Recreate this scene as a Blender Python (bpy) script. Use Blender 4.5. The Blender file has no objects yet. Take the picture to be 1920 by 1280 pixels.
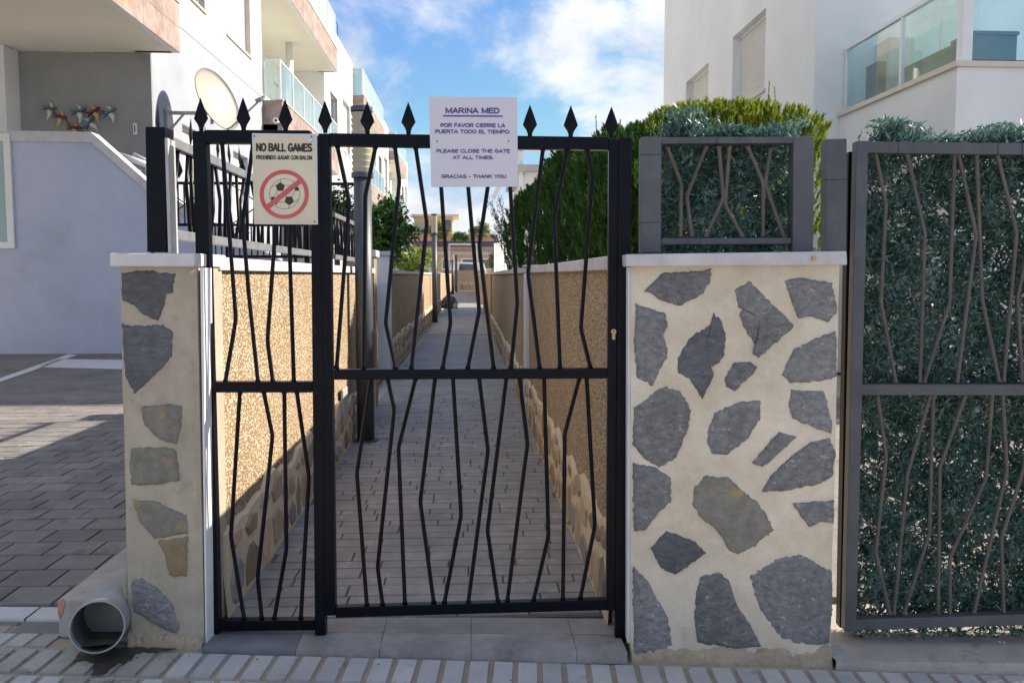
import bpy, math, random
import numpy as np
from mathutils import Vector, Matrix
R_ = math.radians
rng = np.random.default_rng(7); random.seed(11)
S = bpy.context.scene
COL = S.collection
# ------------------------------------------------------------------ camera
FPX = 1600.0; PITCH = R_(4.43); YAW = R_(2.86); EYE = 1.55
cam = bpy.data.cameras.new("camera"); camo = bpy.data.objects.new("camera", cam); COL.objects.link(camo)
camo.location = (0, 0, EYE); camo.rotation_euler = (R_(90) - PITCH, 0, -YAW)
cam.sensor_width = 36; cam.lens = FPX / 1920 * 36; cam.clip_start = .05; cam.clip_end = 3000
S.camera = camo
# ------------------------------------------------------------------ sky + sun
SUN_EL = R_(33); SUN_A = R_(14)          # the sun stands right of and beyond the gate
sun_dir = Vector((math.cos(SUN_EL) * math.cos(SUN_A), math.cos(SUN_EL) * math.sin(SUN_A), math.sin(SUN_EL)))
W = bpy.data.worlds.new("World"); S.world = W; W.use_nodes = True
nt = W.node_tree; nt.nodes.clear(); N = nt.nodes.new; L = nt.links.new
out = N('ShaderNodeOutputWorld'); bg = N('ShaderNodeBackground'); bg.inputs[1].default_value = .10
sky = N('ShaderNodeTexSky'); sky.sky_type = 'NISHITA'; sky.sun_disc = False
sky.sun_elevation = SUN_EL; sky.sun_rotation = R_(76); sky.air_density = .85; sky.dust_density = .15; sky.ozone_density = 3.0
tc = N('ShaderNodeTexCoord'); sep = N('ShaderNodeSeparateXYZ'); L(tc.outputs['Generated'], sep.inputs[0])
def M_(op, a, b=None, c=None):
    n = N('ShaderNodeMath'); n.operation = op
    for i, v in enumerate((a, b, c)):
        if v is None: continue
        if isinstance(v, (int, float)): n.inputs[i].default_value = v
        else: L(v, n.inputs[i])
    return n.outputs[0]
zz = M_('ADD', M_('MAXIMUM', sep.outputs[2], -.1), .38)
cx = M_('DIVIDE', sep.outputs[0], zz); cy = M_('DIVIDE', sep.outputs[1], zz)
comb = N('ShaderNodeCombineXYZ'); L(cx, comb.inputs[0]); L(cy, comb.inputs[1]); comb.inputs[2].default_value = 41.3
no = N('ShaderNodeTexNoise'); no.inputs['Scale'].default_value = 2.5; no.inputs['Detail'].default_value = 12; no.inputs['Roughness'].default_value = .58
no.inputs['Distortion'].default_value = .25
L(comb.outputs[0], no.inputs['Vector'])
rp = N('ShaderNodeValToRGB'); rp.color_ramp.elements[0].position = .42; rp.color_ramp.elements[1].position = .60
rp.color_ramp.interpolation = 'EASE'
L(no.outputs[0], rp.inputs[0])
no2 = N('ShaderNodeTexNoise'); no2.inputs['Scale'].default_value = 3.1; no2.inputs['Detail'].default_value = 6
L(comb.outputs[0], no2.inputs['Vector'])
cr2 = N('ShaderNodeValToRGB'); cr2.color_ramp.elements[0].color = (1.75, 1.83, 1.98, 1); cr2.color_ramp.elements[1].color = (2.75, 2.77, 2.8, 1)
cr2.color_ramp.elements[0].position = .35; cr2.color_ramp.elements[1].position = .65
L(no2.outputs[0], cr2.inputs[0])
mx = N('ShaderNodeMixRGB'); L(M_('MULTIPLY', rp.outputs[0], .93), mx.inputs[0]); skt = N('ShaderNodeMixRGB'); skt.blend_type = 'MULTIPLY'; skt.inputs[0].default_value = 1; skt.inputs[2].default_value = (.36, .425, .53, 1); L(sky.outputs[0], skt.inputs[1]); skl = N('ShaderNodeMixRGB'); skl.blend_type = 'DARKEN'; skl.inputs[0].default_value = 1; skl.inputs[2].default_value = (1.25, 1.6, 2.1, 1); L(skt.outputs[0], skl.inputs[1]); L(skl.outputs[0], mx.inputs[1]); L(cr2.outputs[0], mx.inputs[2])
L(mx.outputs[0], bg.inputs[0]); L(bg.outputs[0], out.inputs[0])
sl = bpy.data.lights.new("sun", 'SUN'); sl.energy = 2.2; sl.angle = R_(.53); sl.color = (1, .90, .755)
so = bpy.data.objects.new("sun", sl); COL.objects.link(so); so.location = (20, 10, 20)
so.rotation_euler = (-sun_dir).to_track_quat('-Z', 'Y').to_euler()
S.view_settings.view_transform = 'Standard'; S.view_settings.look = 'None'; S.view_settings.gamma = 1
S.view_settings.exposure = 2.1
S.render.engine = 'CYCLES'; S.cycles.max_bounces = 8; S.cycles.transparent_max_bounces = 16
# ------------------------------------------------------------------ measuring helpers (pixel of the 1920 photograph -> point on a real plane)
_cp, _sp, _cy, _sy = math.cos(PITCH), math.sin(PITCH), math.cos(YAW), math.sin(YAW)
_F = Vector((_sy * _cp, _cy * _cp, -_sp)); _R = Vector((_cy, -_sy, 0)); _U = _R.cross(_F); _O = Vector((0, 0, EYE))
def ray(x, y): return _F + _R * ((x - 960) / FPX) + _U * ((640 - y) / FPX)
FS = .07                                    # the street front is skewed a little against the alley
FN = Vector((FS, 1, 0)).normalized(); FU = Vector((1, -FS, 0)).normalized()
def G(x, y, a):
    d = ray(x, y); return _O + d * (a / (d.y + FS * d.x))
def PY(x, y, Y): d = ray(x, y); return _O + d * (Y / d.y)
def PX(x, y, X): d = ray(x, y); return _O + d * (X / d.x)
def PZ(x, y, Z=0.0): d = ray(x, y); return _O + d * ((Z - EYE) / d.z)
# ------------------------------------------------------------------ materials
def lin(c): return c
MATS = {}
def nodes_of(name):
    m = bpy.data.materials.new(name); m.use_nodes = True; t = m.node_tree; t.nodes.clear()
    o = t.nodes.new('ShaderNodeOutputMaterial'); b = t.nodes.new('ShaderNodeBsdfPrincipled'); t.links.new(b.outputs[0], o.inputs[0])
    MATS[name] = m; return m, t, b, o
def mat(name, c1, c2=None, scale=6, rough=.75, bump=.0, bscale=80, metallic=0, rnd=0., island=0., detail=6, spec=.5, ramp=(.3, .7), stretch=None, c3=None, c3scale=40, c3thr=.62, c3soft=.06, bdist=.01, blot=None, rg=.6):
    m, t, b, o = nodes_of(name)
    geo = t.nodes.new('ShaderNodeNewGeometry'); vec = geo.outputs['Position']
    if stretch:
        mp = t.nodes.new('ShaderNodeMapping'); mp.inputs['Scale'].default_value = stretch; t.links.new(vec, mp.inputs[0]); vec = mp.outputs[0]
    def noise(sc, det=6, rg=.6):
        n = t.nodes.new('ShaderNodeTexNoise'); n.inputs['Scale'].default_value = sc; n.inputs['Detail'].default_value = det
        n.inputs['Roughness'].default_value = rg; t.links.new(vec, n.inputs['Vector']); return n.outputs[0]
    c2 = c2 or c1
    cr = t.nodes.new('ShaderNodeValToRGB'); cr.color_ramp.elements[0].color = (*c1, 1); cr.color_ramp.elements[1].color = (*c2, 1)
    cr.color_ramp.elements[0].position, cr.color_ramp.elements[1].position = ramp
    t.links.new(noise(scale, detail if rg == .6 else 10, rg), cr.inputs[0]); col = cr.outputs[0]
    if c3:
        n3 = noise(c3scale, 8, .7); r3 = t.nodes.new('ShaderNodeValToRGB')
        r3.color_ramp.elements[0].position = c3thr; r3.color_ramp.elements[1].position = c3thr + c3soft
        t.links.new(n3, r3.inputs[0]); x = t.nodes.new('ShaderNodeMixRGB'); t.links.new(r3.outputs[0], x.inputs[0]); t.links.new(col, x.inputs[1])
        x.inputs[2].default_value = (*c3, 1); col = x.outputs[0]
    if blot:
        nb_ = t.nodes.new('ShaderNodeTexNoise'); nb_.inputs['Scale'].default_value = blot[0]; nb_.inputs['Detail'].default_value = 7; nb_.inputs['Roughness'].default_value = .65; t.links.new(geo.outputs['Position'], nb_.inputs['Vector'])
        mb_ = t.nodes.new('ShaderNodeMapRange'); mb_.inputs[1].default_value = .3; mb_.inputs[2].default_value = .7; mb_.inputs[3].default_value = 1 - blot[1]; mb_.inputs[4].default_value = 1 + blot[1] * .7; t.links.new(nb_.outputs[0], mb_.inputs[0])
        hb_ = t.nodes.new('ShaderNodeHueSaturation'); t.links.new(mb_.outputs[0], hb_.inputs['Value']); t.links.new(col, hb_.inputs['Color']); col = hb_.outputs[0]
    if rnd or island:
        src = t.nodes.new('ShaderNodeObjectInfo').outputs['Random'] if rnd else geo.outputs['Random Per Island']
        k = rnd or island
        mr = t.nodes.new('ShaderNodeMapRange'); mr.inputs[3].default_value = 1 - k; mr.inputs[4].default_value = 1 + k; t.links.new(src, mr.inputs[0])
        hs = t.nodes.new('ShaderNodeHueSaturation'); t.links.new(mr.outputs[0], hs.inputs['Value']); t.links.new(col, hs.inputs['Color']); col = hs.outputs[0]
    t.links.new(col, b.inputs['Base Color'])
    b.inputs['Roughness'].default_value = rough; b.inputs['Metallic'].default_value = metallic; b.inputs['Specular IOR Level'].default_value = spec
    if bump:
        bp = t.nodes.new('ShaderNodeBump'); bp.inputs['Strength'].default_value = bump; bp.inputs['Distance'].default_value = bdist
        t.links.new(noise(bscale, 5), bp.inputs['Height']); t.links.new(bp.outputs[0], b.inputs['Normal'])
    return m
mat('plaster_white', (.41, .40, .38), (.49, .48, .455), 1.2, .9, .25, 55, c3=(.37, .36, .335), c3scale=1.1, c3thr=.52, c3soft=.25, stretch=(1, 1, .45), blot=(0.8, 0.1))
mat('plaster_plain', (.76, .755, .74), (.82, .815, .805), .8, .9, .15, 70, blot=(0.6, 0.06))
mat('plaster_lavender', (.445, .485, .63), (.505, .54, .68), .9, .9, .2, 60, c3=(.40, .43, .52), c3scale=.8, c3thr=.55, c3soft=.25, blot=(0.55, 0.1))
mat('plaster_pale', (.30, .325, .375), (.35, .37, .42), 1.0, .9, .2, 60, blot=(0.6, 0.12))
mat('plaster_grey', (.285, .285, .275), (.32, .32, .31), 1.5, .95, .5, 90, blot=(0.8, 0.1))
mat('soffit', (.76, .71, .60), (.80, .75, .64), .7, .95, .1, 40)
mat('cap_stone', (.50, .485, .50), (.62, .60, .61), 7, .7, .35, 60, rnd=.05, c3=(.40, .37, .35), c3scale=9, c3thr=.62, c3soft=.12, blot=(4, 0.12))
mat('marble_sill', (.60, .52, .42), (.68, .60, .50), 10, .5)
mat('black_metal', (.002, .003, .007), (.004, .005, .010), 14, .32, .12, 160, spec=.14, c3=(.05, .05, .055), c3scale=22, c3thr=.72, c3soft=.1)
mat('post_metal', (.002, .003, .007), (.005, .006, .011), 14, .34, .15, 160, spec=.14, c3=(.05, .047, .045), c3scale=11, c3thr=.64, c3soft=.16)
mat('grey_metal', (.062, .067, .08), (.092, .098, .11), 9, .5, .1, 120, c3=(.17, .16, .15), c3scale=13, c3thr=.64, c3soft=.16, blot=(3, 0.2))
mat('rust_bar', (.08, .08, .084), (.125, .10, .083), 5, .7, .3, 90, c3=(.17, .13, .10), c3scale=15, c3thr=.56, c3soft=.2, blot=(6, 0.3))
mat('rail_grey', (.12, .125, .14), (.19, .195, .215), 9, .5, .1, 120, c3=(.25, .25, .25), c3scale=13, c3thr=.6, c3soft=.16)
mat('galvanised', (.33, .33, .32), (.46, .46, .45), 12, .55, .2, 90, spec=.5)
mat('mortar', (.58, .495, .37), (.71, .64, .52), 4, .95, .9, 28, c3=(.72, .67, .58), c3scale=2.6, c3thr=.5, c3soft=.25, bdist=.008, ramp=(.35, .62), blot=(1.8, 0.13), rg=.78)
mat('mortar_grey', (.38, .335, .26), (.48, .43, .345), 5, .95, .5, 90, c3=(.25, .225, .18), c3scale=4.5, c3thr=.55, c3soft=.2, blot=(2.2, 0.2), rg=.78)
mat('mortar_dirty', (.30, .235, .16), (.50, .42, .31), 12, .95, .8, 40, c3=(.17, .13, .09), c3scale=9, c3thr=.57, c3soft=.12, rg=.78)
mat('slate', (.09, .094, .104), (.30, .298, .30), 30, .8, .9, 60, rnd=.2, stretch=(1, 1, 1.6), c3=(.50, .48, .43), c3scale=26, c3thr=.59, c3soft=.10, bdist=.011, blot=(6, 0.2), rg=.78)
mat('slate_dark', (.055, .06, .07), (.15, .155, .17), 22, .78, .9, 40, rnd=.12, stretch=(1, 1, 2.2), c3=(.36, .35, .33), c3scale=34, c3thr=.60, c3soft=.14, bdist=.007, blot=(6, 0.2), rg=.78)
mat('slate_olive', (.12, .12, .105), (.27, .255, .215), 24, .8, .7, 50, rnd=.1, c3=(.36, .25, .12), c3scale=7, c3thr=.56, c3soft=.12, bdist=.006, rg=.78)
mat('slate_brown', (.20, .15, .085), (.28, .22, .13), 12, .85, .5, 50, rg=.78)
mat('plinth_stone', (.27, .19, .12), (.42, .32, .21), 9, .85, .5, 50, rnd=.35, stretch=(1, 1, .5), c3=(.30, .31, .32), c3scale=6, c3thr=.55, c3soft=.15)
mat('plinth_grey', (.22, .215, .21), (.36, .345, .33), 12, .85, .6, 50, rnd=.25)
mat('plinth_tan', (.42, .31, .19), (.55, .43, .29), 10, .85, .6, 50, rnd=.25)
mat('plinth_mortar', (.60, .49, .33), (.72, .62, .45), 7, .95, .5, 60)
mat('grout_dark', (.13, .12, .112), (.17, .16, .15), 8, .95, .3, 60)
mat('grout_tan', (.34, .28, .21), (.44, .375, .30), 9, .95, .5, 70, c3=(.18, .15, .12), c3scale=6, c3thr=.6, c3soft=.15)
mat('path_stone', (.225, .212, .203), (.365, .345, .33), 4, .6, .6, 28, rnd=.07, c3=(.46, .445, .43), c3scale=8, c3thr=.57, c3soft=.14, bdist=.006, blot=(1.6, 0.26), rg=.78)
mat('path_edge', (.23, .22, .21), (.40, .385, .37), 5, .65, .6, 34, rnd=.05, c3=(.13, .125, .13), c3scale=4, c3thr=.55, c3soft=.2, blot=(3, 0.3), rg=.78)
mat('path_slate', (.13, .14, .16), (.22, .23, .245), 6, .55, .3, 40)
mat('paver', (.185, .17, .16), (.26, .24, .225), 7, .85, .4, 70, rnd=.13, c3=(.10, .09, .085), c3scale=3, c3thr=.55, c3soft=.2, blot=(1.3, 0.25), rg=.78)
mat('paver_white', (.55, .55, .55), (.66, .66, .65), 8, .8, .3, 60, rnd=.06, c3=(.42, .41, .40), c3scale=14, c3thr=.6, c3soft=.1, blot=(3, 0.15))
mat('tile_grey', (.40, .392, .39), (.52, .51, .50), 4, .8, .35, 90, rnd=.1, c3=(.30, .285, .27), c3scale=9, c3thr=.6, c3soft=.12, blot=(2.2, 0.16), rg=.78)
mat('tile_dirty', (.30, .28, .255), (.42, .40, .37), 5, .85, .4, 80, rnd=.1, c3=(.13, .115, .095), c3scale=7, c3thr=.56, c3soft=.14, blot=(3, 0.2))
mat('wet_stain', (.03, .027, .02), (.06, .055, .04), 20, .5, .4, 60)
mat('concrete', (.36, .33, .295), (.50, .465, .42), 5, .95, .5, 70, c3=(.20, .185, .17), c3scale=5, c3thr=.57, c3soft=.15, blot=(3, 0.2), rg=.78)
mat('concrete_pale', (.40, .385, .36), (.48, .46, .43), 2, .95, .3, 50)
mat('road_pale', (.40, .385, .36), (.46, .445, .42), 4, .95, .4, 120)
mat('soil', (.16, .13, .10), (.22, .19, .15), 3, .95, .4, 30)
mat('brick_break', (.42, .22, .15), (.5, .3, .2), 20, .9)
mat('pvc_grey', (.29, .31, .32), (.36, .375, .385), 5, .45, .05, 60, c3=(.30, .29, .27), c3scale=6, c3thr=.62, c3soft=.15, blot=(7, 0.15))
mat('pipe_inside', (.06, .06, .055), (.16, .165, .16), 7, .8, .3, 50)
mat('pipe_dirt_shade', (.045, .038, .026), (.11, .10, .08), 9, .9, .3, 50)
mat('white_paint', (.70, .70, .70), (.80, .80, .80), 6, .6, .1, 60)
mat('white_worn', (.66, .67, .70), (.78, .78, .80), 8, .7, .3, 50, c3=(.45, .44, .42), c3scale=14, c3thr=.66, c3soft=.08)
mat('white_lacquer', (.74, .74, .73), (.78, .78, .77), 3, .4)
mat('shutter', (.60, .58, .53), (.64, .62, .57), 2, .6)
mat('reveal', (.52, .50, .46), (.56, .54, .50), 3, .9)
mat('dark_inside', (.02, .022, .025), (.03, .03, .035), 3, .6)
mat('aluminium', (.62, .62, .62), (.7, .7, .7), 3, .42, metallic=.4)
mat('sign_white', (.60, .59, .66), (.63, .62, .69), 2.5, .5)
mat('sign_paper', (.60, .535, .40), (.68, .62, .49), 6, .6, c3=(.50, .38, .20), c3scale=5, c3thr=.60, c3soft=.2)
mat('paper_peel', (.66, .64, .60), (.74, .72, .68), 9, .6)
mat('sign_plate', (.55, .55, .58), (.62, .62, .64), 6, .45)
mat('print_purple', (.085, .05, .26), None, 3, .6)
mat('print_black', (.022, .02, .02), (.05, .045, .04), 60, .7)
mat('print_red', (.50, .085, .085), (.58, .13, .12), 14, .6)
mat('print_line', (.10, .085, .06), None, 5, .7)
mat('brass', (.42, .30, .13), (.5, .37, .18), 20, .4, metallic=.8)
mat('screw', (.09, .085, .08), None, 5, .5, metallic=.5)
mat('dish_cream', (.31, .29, .245), (.345, .325, .28), 2, .5, c3=(.45, .40, .32), c3scale=30, c3thr=.74, c3soft=.04)
mat('lamp_grey', (.05, .058, .072), (.07, .08, .094), 5, .45, .05, 60)
mat('lamp_cream', (.40, .365, .275), (.46, .42, .32), 4, .5)
mat('bird_teal', (.055, .13, .17), (.09, .18, .22), 12, .5)
mat('bird_white', (.55, .55, .48), (.65, .65, .58), 12, .5)
mat('bird_red', (.13, .02, .025), (.18, .03, .03), 12, .5)
mat('bird_yellow', (.52, .34, .10), (.6, .42, .14), 12, .5)
mat('bark', (.10, .07, .05), (.18, .13, .09), 18, .95, .6, 50)
mat('pink_wall', (.50, .31, .235), (.56, .36, .28), 2, .9)
mat('ochre_wall', (.58, .46, .25), (.64, .52, .31), 2, .9)
mat('purple_rail', (.075, .06, .10), (.10, .08, .13), 4, .7)
mat('bin_bag', (.012, .012, .014), (.03, .03, .032), 9, .35, .6, 14)
mat('bag_pale', (.32, .30, .27), (.42, .40, .36), 9, .6)
mat('box_dark', (.05, .06, .07), (.07, .08, .09), 5, .5)
def pebble(name, scale=95, lo=(.24, .15, .08), mid=(.55, .425, .275), hi=(.74, .63, .465)):
    m, t, b, o = nodes_of(name)
    geo = t.nodes.new('ShaderNodeNewGeometry'); v = t.nodes.new('ShaderNodeTexVoronoi'); v.inputs['Scale'].default_value = scale
    nz = t.nodes.new('ShaderNodeTexNoise'); nz.inputs['Scale'].default_value = 40; t.links.new(geo.outputs['Position'], nz.inputs['Vector'])
    mxv = t.nodes.new('ShaderNodeMixRGB'); mxv.inputs[0].default_value = .012; t.links.new(geo.outputs['Position'], mxv.inputs[1]); t.links.new(nz.outputs['Color'], mxv.inputs[2])
    t.links.new(mxv.outputs[0], v.inputs['Vector'])
    s = t.nodes.new('ShaderNodeSeparateColor'); t.links.new(v.outputs['Color'], s.inputs[0])
    cr = t.nodes.new('ShaderNodeValToRGB'); e = cr.color_ramp.elements
    e[0].color = (*[c * .6 for c in mid], 1); e[1].color = (*hi, 1); k = e.new(.35); k.color = (*mid, 1); k = e.new(.7); k.color = (*[(a + b_) / 2 for a, b_ in zip(mid, hi)], 1)
    t.links.new(s.outputs[0], cr.inputs[0])
    d = t.nodes.new('ShaderNodeValToRGB'); d.color_ramp.elements[0].position = .32; d.color_ramp.elements[0].color = (1, 1, 1, 1)
    d.color_ramp.elements[1].position = .62; d.color_ramp.elements[1].color = (0, 0, 0, 1); t.links.new(v.outputs['Distance'], d.inputs[0])
    big = t.nodes.new('ShaderNodeTexNoise'); big.inputs['Scale'].default_value = 3; big.inputs['Detail'].default_value = 5; t.links.new(geo.outputs['Position'], big.inputs['Vector'])
    x = t.nodes.new('ShaderNodeMixRGB'); t.links.new(d.outputs[0], x.inputs[0]); x.inputs[1].default_value = (*lo, 1); t.links.new(cr.outputs[0], x.inputs[2])
    hs = t.nodes.new('ShaderNodeHueSaturation'); mr = t.nodes.new('ShaderNodeMapRange'); mr.inputs[3].default_value = .75; mr.inputs[4].default_value = 1.2
    t.links.new(big.outputs[0], mr.inputs[0]); t.links.new(mr.outputs[0], hs.inputs['Value']); t.links.new(x.outputs[0], hs.inputs['Color'])
    t.links.new(hs.outputs[0], b.inputs['Base Color']); b.inputs['Roughness'].default_value = .85
    bp = t.nodes.new('ShaderNodeBump'); bp.inputs['Strength'].default_value = .8; bp.inputs['Distance'].default_value = .006
    t.links.new(d.outputs[0], bp.inputs['Height']); t.links.new(bp.outputs[0], b.inputs['Normal'])
pebble('pebble_dash', 74)
pebble('pebble_far', 60)
def clad():
    mat('cladding', (.22, .15, .12), (.36, .30, .265), 3.2, .6, .2, 30, rnd=.12, c3=(.30, .16, .085), c3scale=2.6, c3thr=.53, c3soft=.16)
    mat('clad_brown', (.13, .11, .095), (.22, .195, .17), 3, .7, .2, 30, rnd=.08)
clad()
def leaf_mat(name, cols, trans=.35, rough=.5, spec=.4):
    m, t, b, o = nodes_of(name)
    geo = t.nodes.new('ShaderNodeNewGeometry'); cr = t.nodes.new('ShaderNodeValToRGB'); e = cr.color_ramp.elements
    e[0].color = (*cols[0], 1); e[1].color = (*cols[-1], 1)
    for i, c in enumerate(cols[1:-1]): k = e.new((i + 1) / (len(cols) - 1)); k.color = (*c, 1)
    nz = t.nodes.new('ShaderNodeTexNoise'); nz.inputs['Scale'].default_value = 5.5; nz.inputs['Detail'].default_value = 3; t.links.new(geo.outputs['Position'], nz.inputs['Vector'])
    ma = t.nodes.new('ShaderNodeMath'); ma.operation = 'MULTIPLY_ADD'; ma.inputs[1].default_value = .75; t.links.new(geo.outputs['Random Per Island'], ma.inputs[0])
    m2 = t.nodes.new('ShaderNodeMath'); m2.operation = 'MULTIPLY_ADD'; m2.inputs[1].default_value = 1.3; m2.inputs[2].default_value = -.55; t.links.new(nz.outputs[0], m2.inputs[0]); t.links.new(m2.outputs[0], ma.inputs[2])
    t.links.new(ma.outputs[0], cr.inputs[0]); t.links.new(cr.outputs[0], b.inputs['Base Color'])
    b.inputs['Roughness'].default_value = rough; b.inputs['Specular IOR Level'].default_value = spec
    tr = t.nodes.new('ShaderNodeBsdfTranslucent'); t.links.new(cr.outputs[0], tr.inputs[0])
    mx = t.nodes.new('ShaderNodeMixShader'); mx.inputs[0].default_value = trans; t.links.new(b.outputs[0], mx.inputs[1]); t.links.new(tr.outputs[0], mx.inputs[2])
    t.links.new(mx.outputs[0], o.inputs[0])
leaf_mat('leaf_cypress', [(.018, .06, .011), (.035, .105, .017), (.06, .155, .022), (.11, .21, .032)], .28, .6)
leaf_mat('leaf_hedge', [(.07, .12, .013), (.14, .21, .02), (.25, .31, .03), (.19, .17, .035)], .5, .6)
leaf_mat('leaf_fake', [(.03, .078, .066), (.058, .13, .108), (.10, .19, .165), (.19, .30, .27)], .3, .36, .5)
leaf_mat('leaf_dry', [(.035, .045, .03), (.06, .065, .04), (.085, .075, .045)], .3, .6)
leaf_mat('leaf_citrus', [(.03, .085, .012), (.055, .14, .02), (.10, .21, .03), (.16, .27, .04)], .3, .32, .5)
leaf_mat('leaf_yellow', [(.12, .19, .03), (.2, .27, .05), (.28, .33, .07)], .4, .5)
leaf_mat('leaf_palm', [(.09, .13, .03), (.16, .19, .05), (.23, .24, .08)], .35, .5)
def glass(name, tint, gloss=.10):
    m, t, b, o = nodes_of(name); t.nodes.remove(b)
    tr = t.nodes.new('ShaderNodeBsdfTransparent'); tr.inputs[0].default_value = (*tint, 1)
    gl = t.nodes.new('ShaderNodeBsdfGlossy'); gl.inputs['Roughness'].default_value = .02; gl.inputs[0].default_value = (.95, 1, 1, 1)
    geo = t.nodes.new('ShaderNodeNewGeometry'); dt = t.nodes.new('ShaderNodeVectorMath'); dt.operation = 'DOT_PRODUCT'
    t.links.new(geo.outputs['Normal'], dt.inputs[0]); t.links.new(geo.outputs['Incoming'], dt.inputs[1])
    def mm(op, a, v=None):
        n = t.nodes.new('ShaderNodeMath'); n.operation = op
        for k, q in enumerate((a, v)):
            if q is None: continue
            if isinstance(q, (int, float)): n.inputs[k].default_value = q
            else: t.links.new(q, n.inputs[k])
        return n
    pw = mm('POWER', mm('SUBTRACT', 1.0, mm('ABSOLUTE', dt.outputs['Value']).outputs[0]).outputs[0], 5.0)   # Schlick, the same from both sides
    ad = mm('ADD', mm('MULTIPLY', pw.outputs[0], .9).outputs[0], .04 + gloss)
    mx = t.nodes.new('ShaderNodeMixShader'); t.links.new(ad.outputs[0], mx.inputs[0]); t.links.new(tr.outputs[0], mx.inputs[1]); t.links.new(gl.outputs[0], mx.inputs[2])
    t.links.new(mx.outputs[0], o.inputs[0])
glass('glass_balcony', (.86, .965, .96), .07)
def frosted():
    m, t, b, o = nodes_of('glass_pale'); b.inputs['Base Color'].default_value = (.62, .75, .75, 1); b.inputs['Roughness'].default_value = .06
    tr = t.nodes.new('ShaderNodeBsdfTransparent'); tr.inputs[0].default_value = (.75, .92, .92, 1)
    mx = t.nodes.new('ShaderNodeMixShader'); mx.inputs[0].default_value = .5; t.links.new(b.outputs[0], mx.inputs[1]); t.links.new(tr.outputs[0], mx.inputs[2]); t.links.new(mx.outputs[0], o.inputs[0])
frosted()
def wglass():
    m, t, b, o = nodes_of('window_glass'); b.inputs['Base Color'].default_value = (.05, .065, .08, 1); b.inputs['Roughness'].default_value = .04; b.inputs['Specular IOR Level'].default_value = 1
wglass()
# ------------------------------------------------------------------ mesh builder
class MB:
    def __init__(s): s.v = []; s.f = []
    def add(s, vs, fs):
        n = len(s.v); s.v += [tuple(v) for v in vs]; s.f += [tuple(i + n for i in f) for f in fs]; return s
    def box(s, x0, x1, y0, y1, z0, z1):
        return s.add([(x0, y0, z0), (x1, y0, z0), (x1, y1, z0), (x0, y1, z0), (x0, y0, z1), (x1, y0, z1), (x1, y1, z1), (x0, y1, z1)],
                     [(0, 3, 2, 1), (4, 5, 6, 7), (0, 1, 5, 4), (1, 2, 6, 5), (2, 3, 7, 6), (3, 0, 4, 7)])
    def beam(s, p0, p1, w, d, n=None, off=0.):
        """box along p0-p1, width w across, depth d along n"""
        p0 = Vector(p0); p1 = Vector(p1); a = (p1 - p0).normalized(); n = Vector(n if n is not None else FN)
        n = (n - a * n.dot(a)).normalized(); u = a.cross(n); vs = []
        for p in (p0, p1):
            for (i, j) in ((-1, -1), (1, -1), (1, 1), (-1, 1)): vs.append(p + u * (w / 2 * i) + n * (d / 2 * j + off))
        return s.add(vs, [(3, 2, 1, 0), (4, 5, 6, 7), (0, 1, 5, 4), (1, 2, 6, 5), (2, 3, 7, 6), (3, 0, 4, 7)])
    def tube(s, pts, r, seg=8, caps=True):
        pts = [Vector(p) for p in pts]; rs = r if isinstance(r, (list, tuple)) else [r] * len(pts); n0 = len(s.v); prev = None
        for i, p in enumerate(pts):
            t = (pts[min(i + 1, len(pts) - 1)] - pts[max(i - 1, 0)]).normalized()
            x = prev if prev else (Vector((0, 1, 0)) if abs(t.y) < .9 else Vector((1, 0, 0)))
            x = (x - t * x.dot(t)).normalized(); y = t.cross(x); prev = x
            for k in range(seg):
                an = 2 * math.pi * k / seg; s.v.append(tuple(p + (x * math.cos(an) + y * math.sin(an)) * rs[i]))
        for i in range(len(pts) - 1):
            for k in range(seg):
                a = n0 + i * seg + k; b = n0 + i * seg + (k + 1) % seg; s.f.append((a, b, b + seg, a + seg))
        if caps:
            s.f.append(tuple(n0 + k for k in reversed(range(seg)))); e = n0 + (len(pts) - 1) * seg; s.f.append(tuple(e + k for k in range(seg)))
        return s
    def prism(s, poly, ext, inset=0., taper=None):
        """polygon of 3-d points extruded by the vector ext; the far face shrinks by 'inset' towards the centre"""
        poly = [Vector(p) for p in poly]; c = sum(poly, Vector()) / len(poly); ext = Vector(ext); n = len(poly)
        top = [p + (c - p).normalized() * inset + ext for p in poly]
        vs = poly + top; fs = [tuple(range(n))[::-1], tuple(range(n, 2 * n))] + [(i, (i + 1) % n, n + (i + 1) % n, n + i) for i in range(n)]
        return s.add(vs, fs)
    def build(s, name, m, parent=None, bevel=0., smooth=False, seg=2):
        me = bpy.data.meshes.new(name); me.from_pydata(s.v, [], s.f); me.update()
        return link(name, me, m, parent, bevel, smooth, seg)
def link(name, me, m, parent=None, bevel=0., smooth=False, seg=2):
    o = bpy.data.objects.new(name, me); COL.objects.link(o)
    if isinstance(m, str): m = MATS[m]
    if m is not None and not me.materials: me.materials.append(m)
    if smooth:
        for p in me.polygons: p.use_smooth = True
    if bevel:
        b = o.modifiers.new('bevel', 'BEVEL'); b.width = bevel; b.segments = seg; b.limit_method = 'ANGLE'; b.angle_limit = R_(40)
    if parent:
        o.parent = parent; o.matrix_parent_inverse = Matrix.Translation(-Vector(parent.location))
    return o
def thing(name, label, cat, loc, group=None):
    o = bpy.data.objects.new(name, None); COL.objects.link(o); o.location = loc; o.empty_display_size = .1
    o['label'] = label; o['category'] = cat
    if group: o['group'] = group
    return o
def tag(o, label, cat, group=None):
    o['label'] = label; o['category'] = cat
    if group: o['group'] = group
    return o
def struct(o): o['kind'] = 'structure'; return o
def stuff(o): o['kind'] = 'stuff'; return o
def box(name, m, parent, *a, **k): return MB().box(*a).build(name, m, parent, **k)
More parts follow.
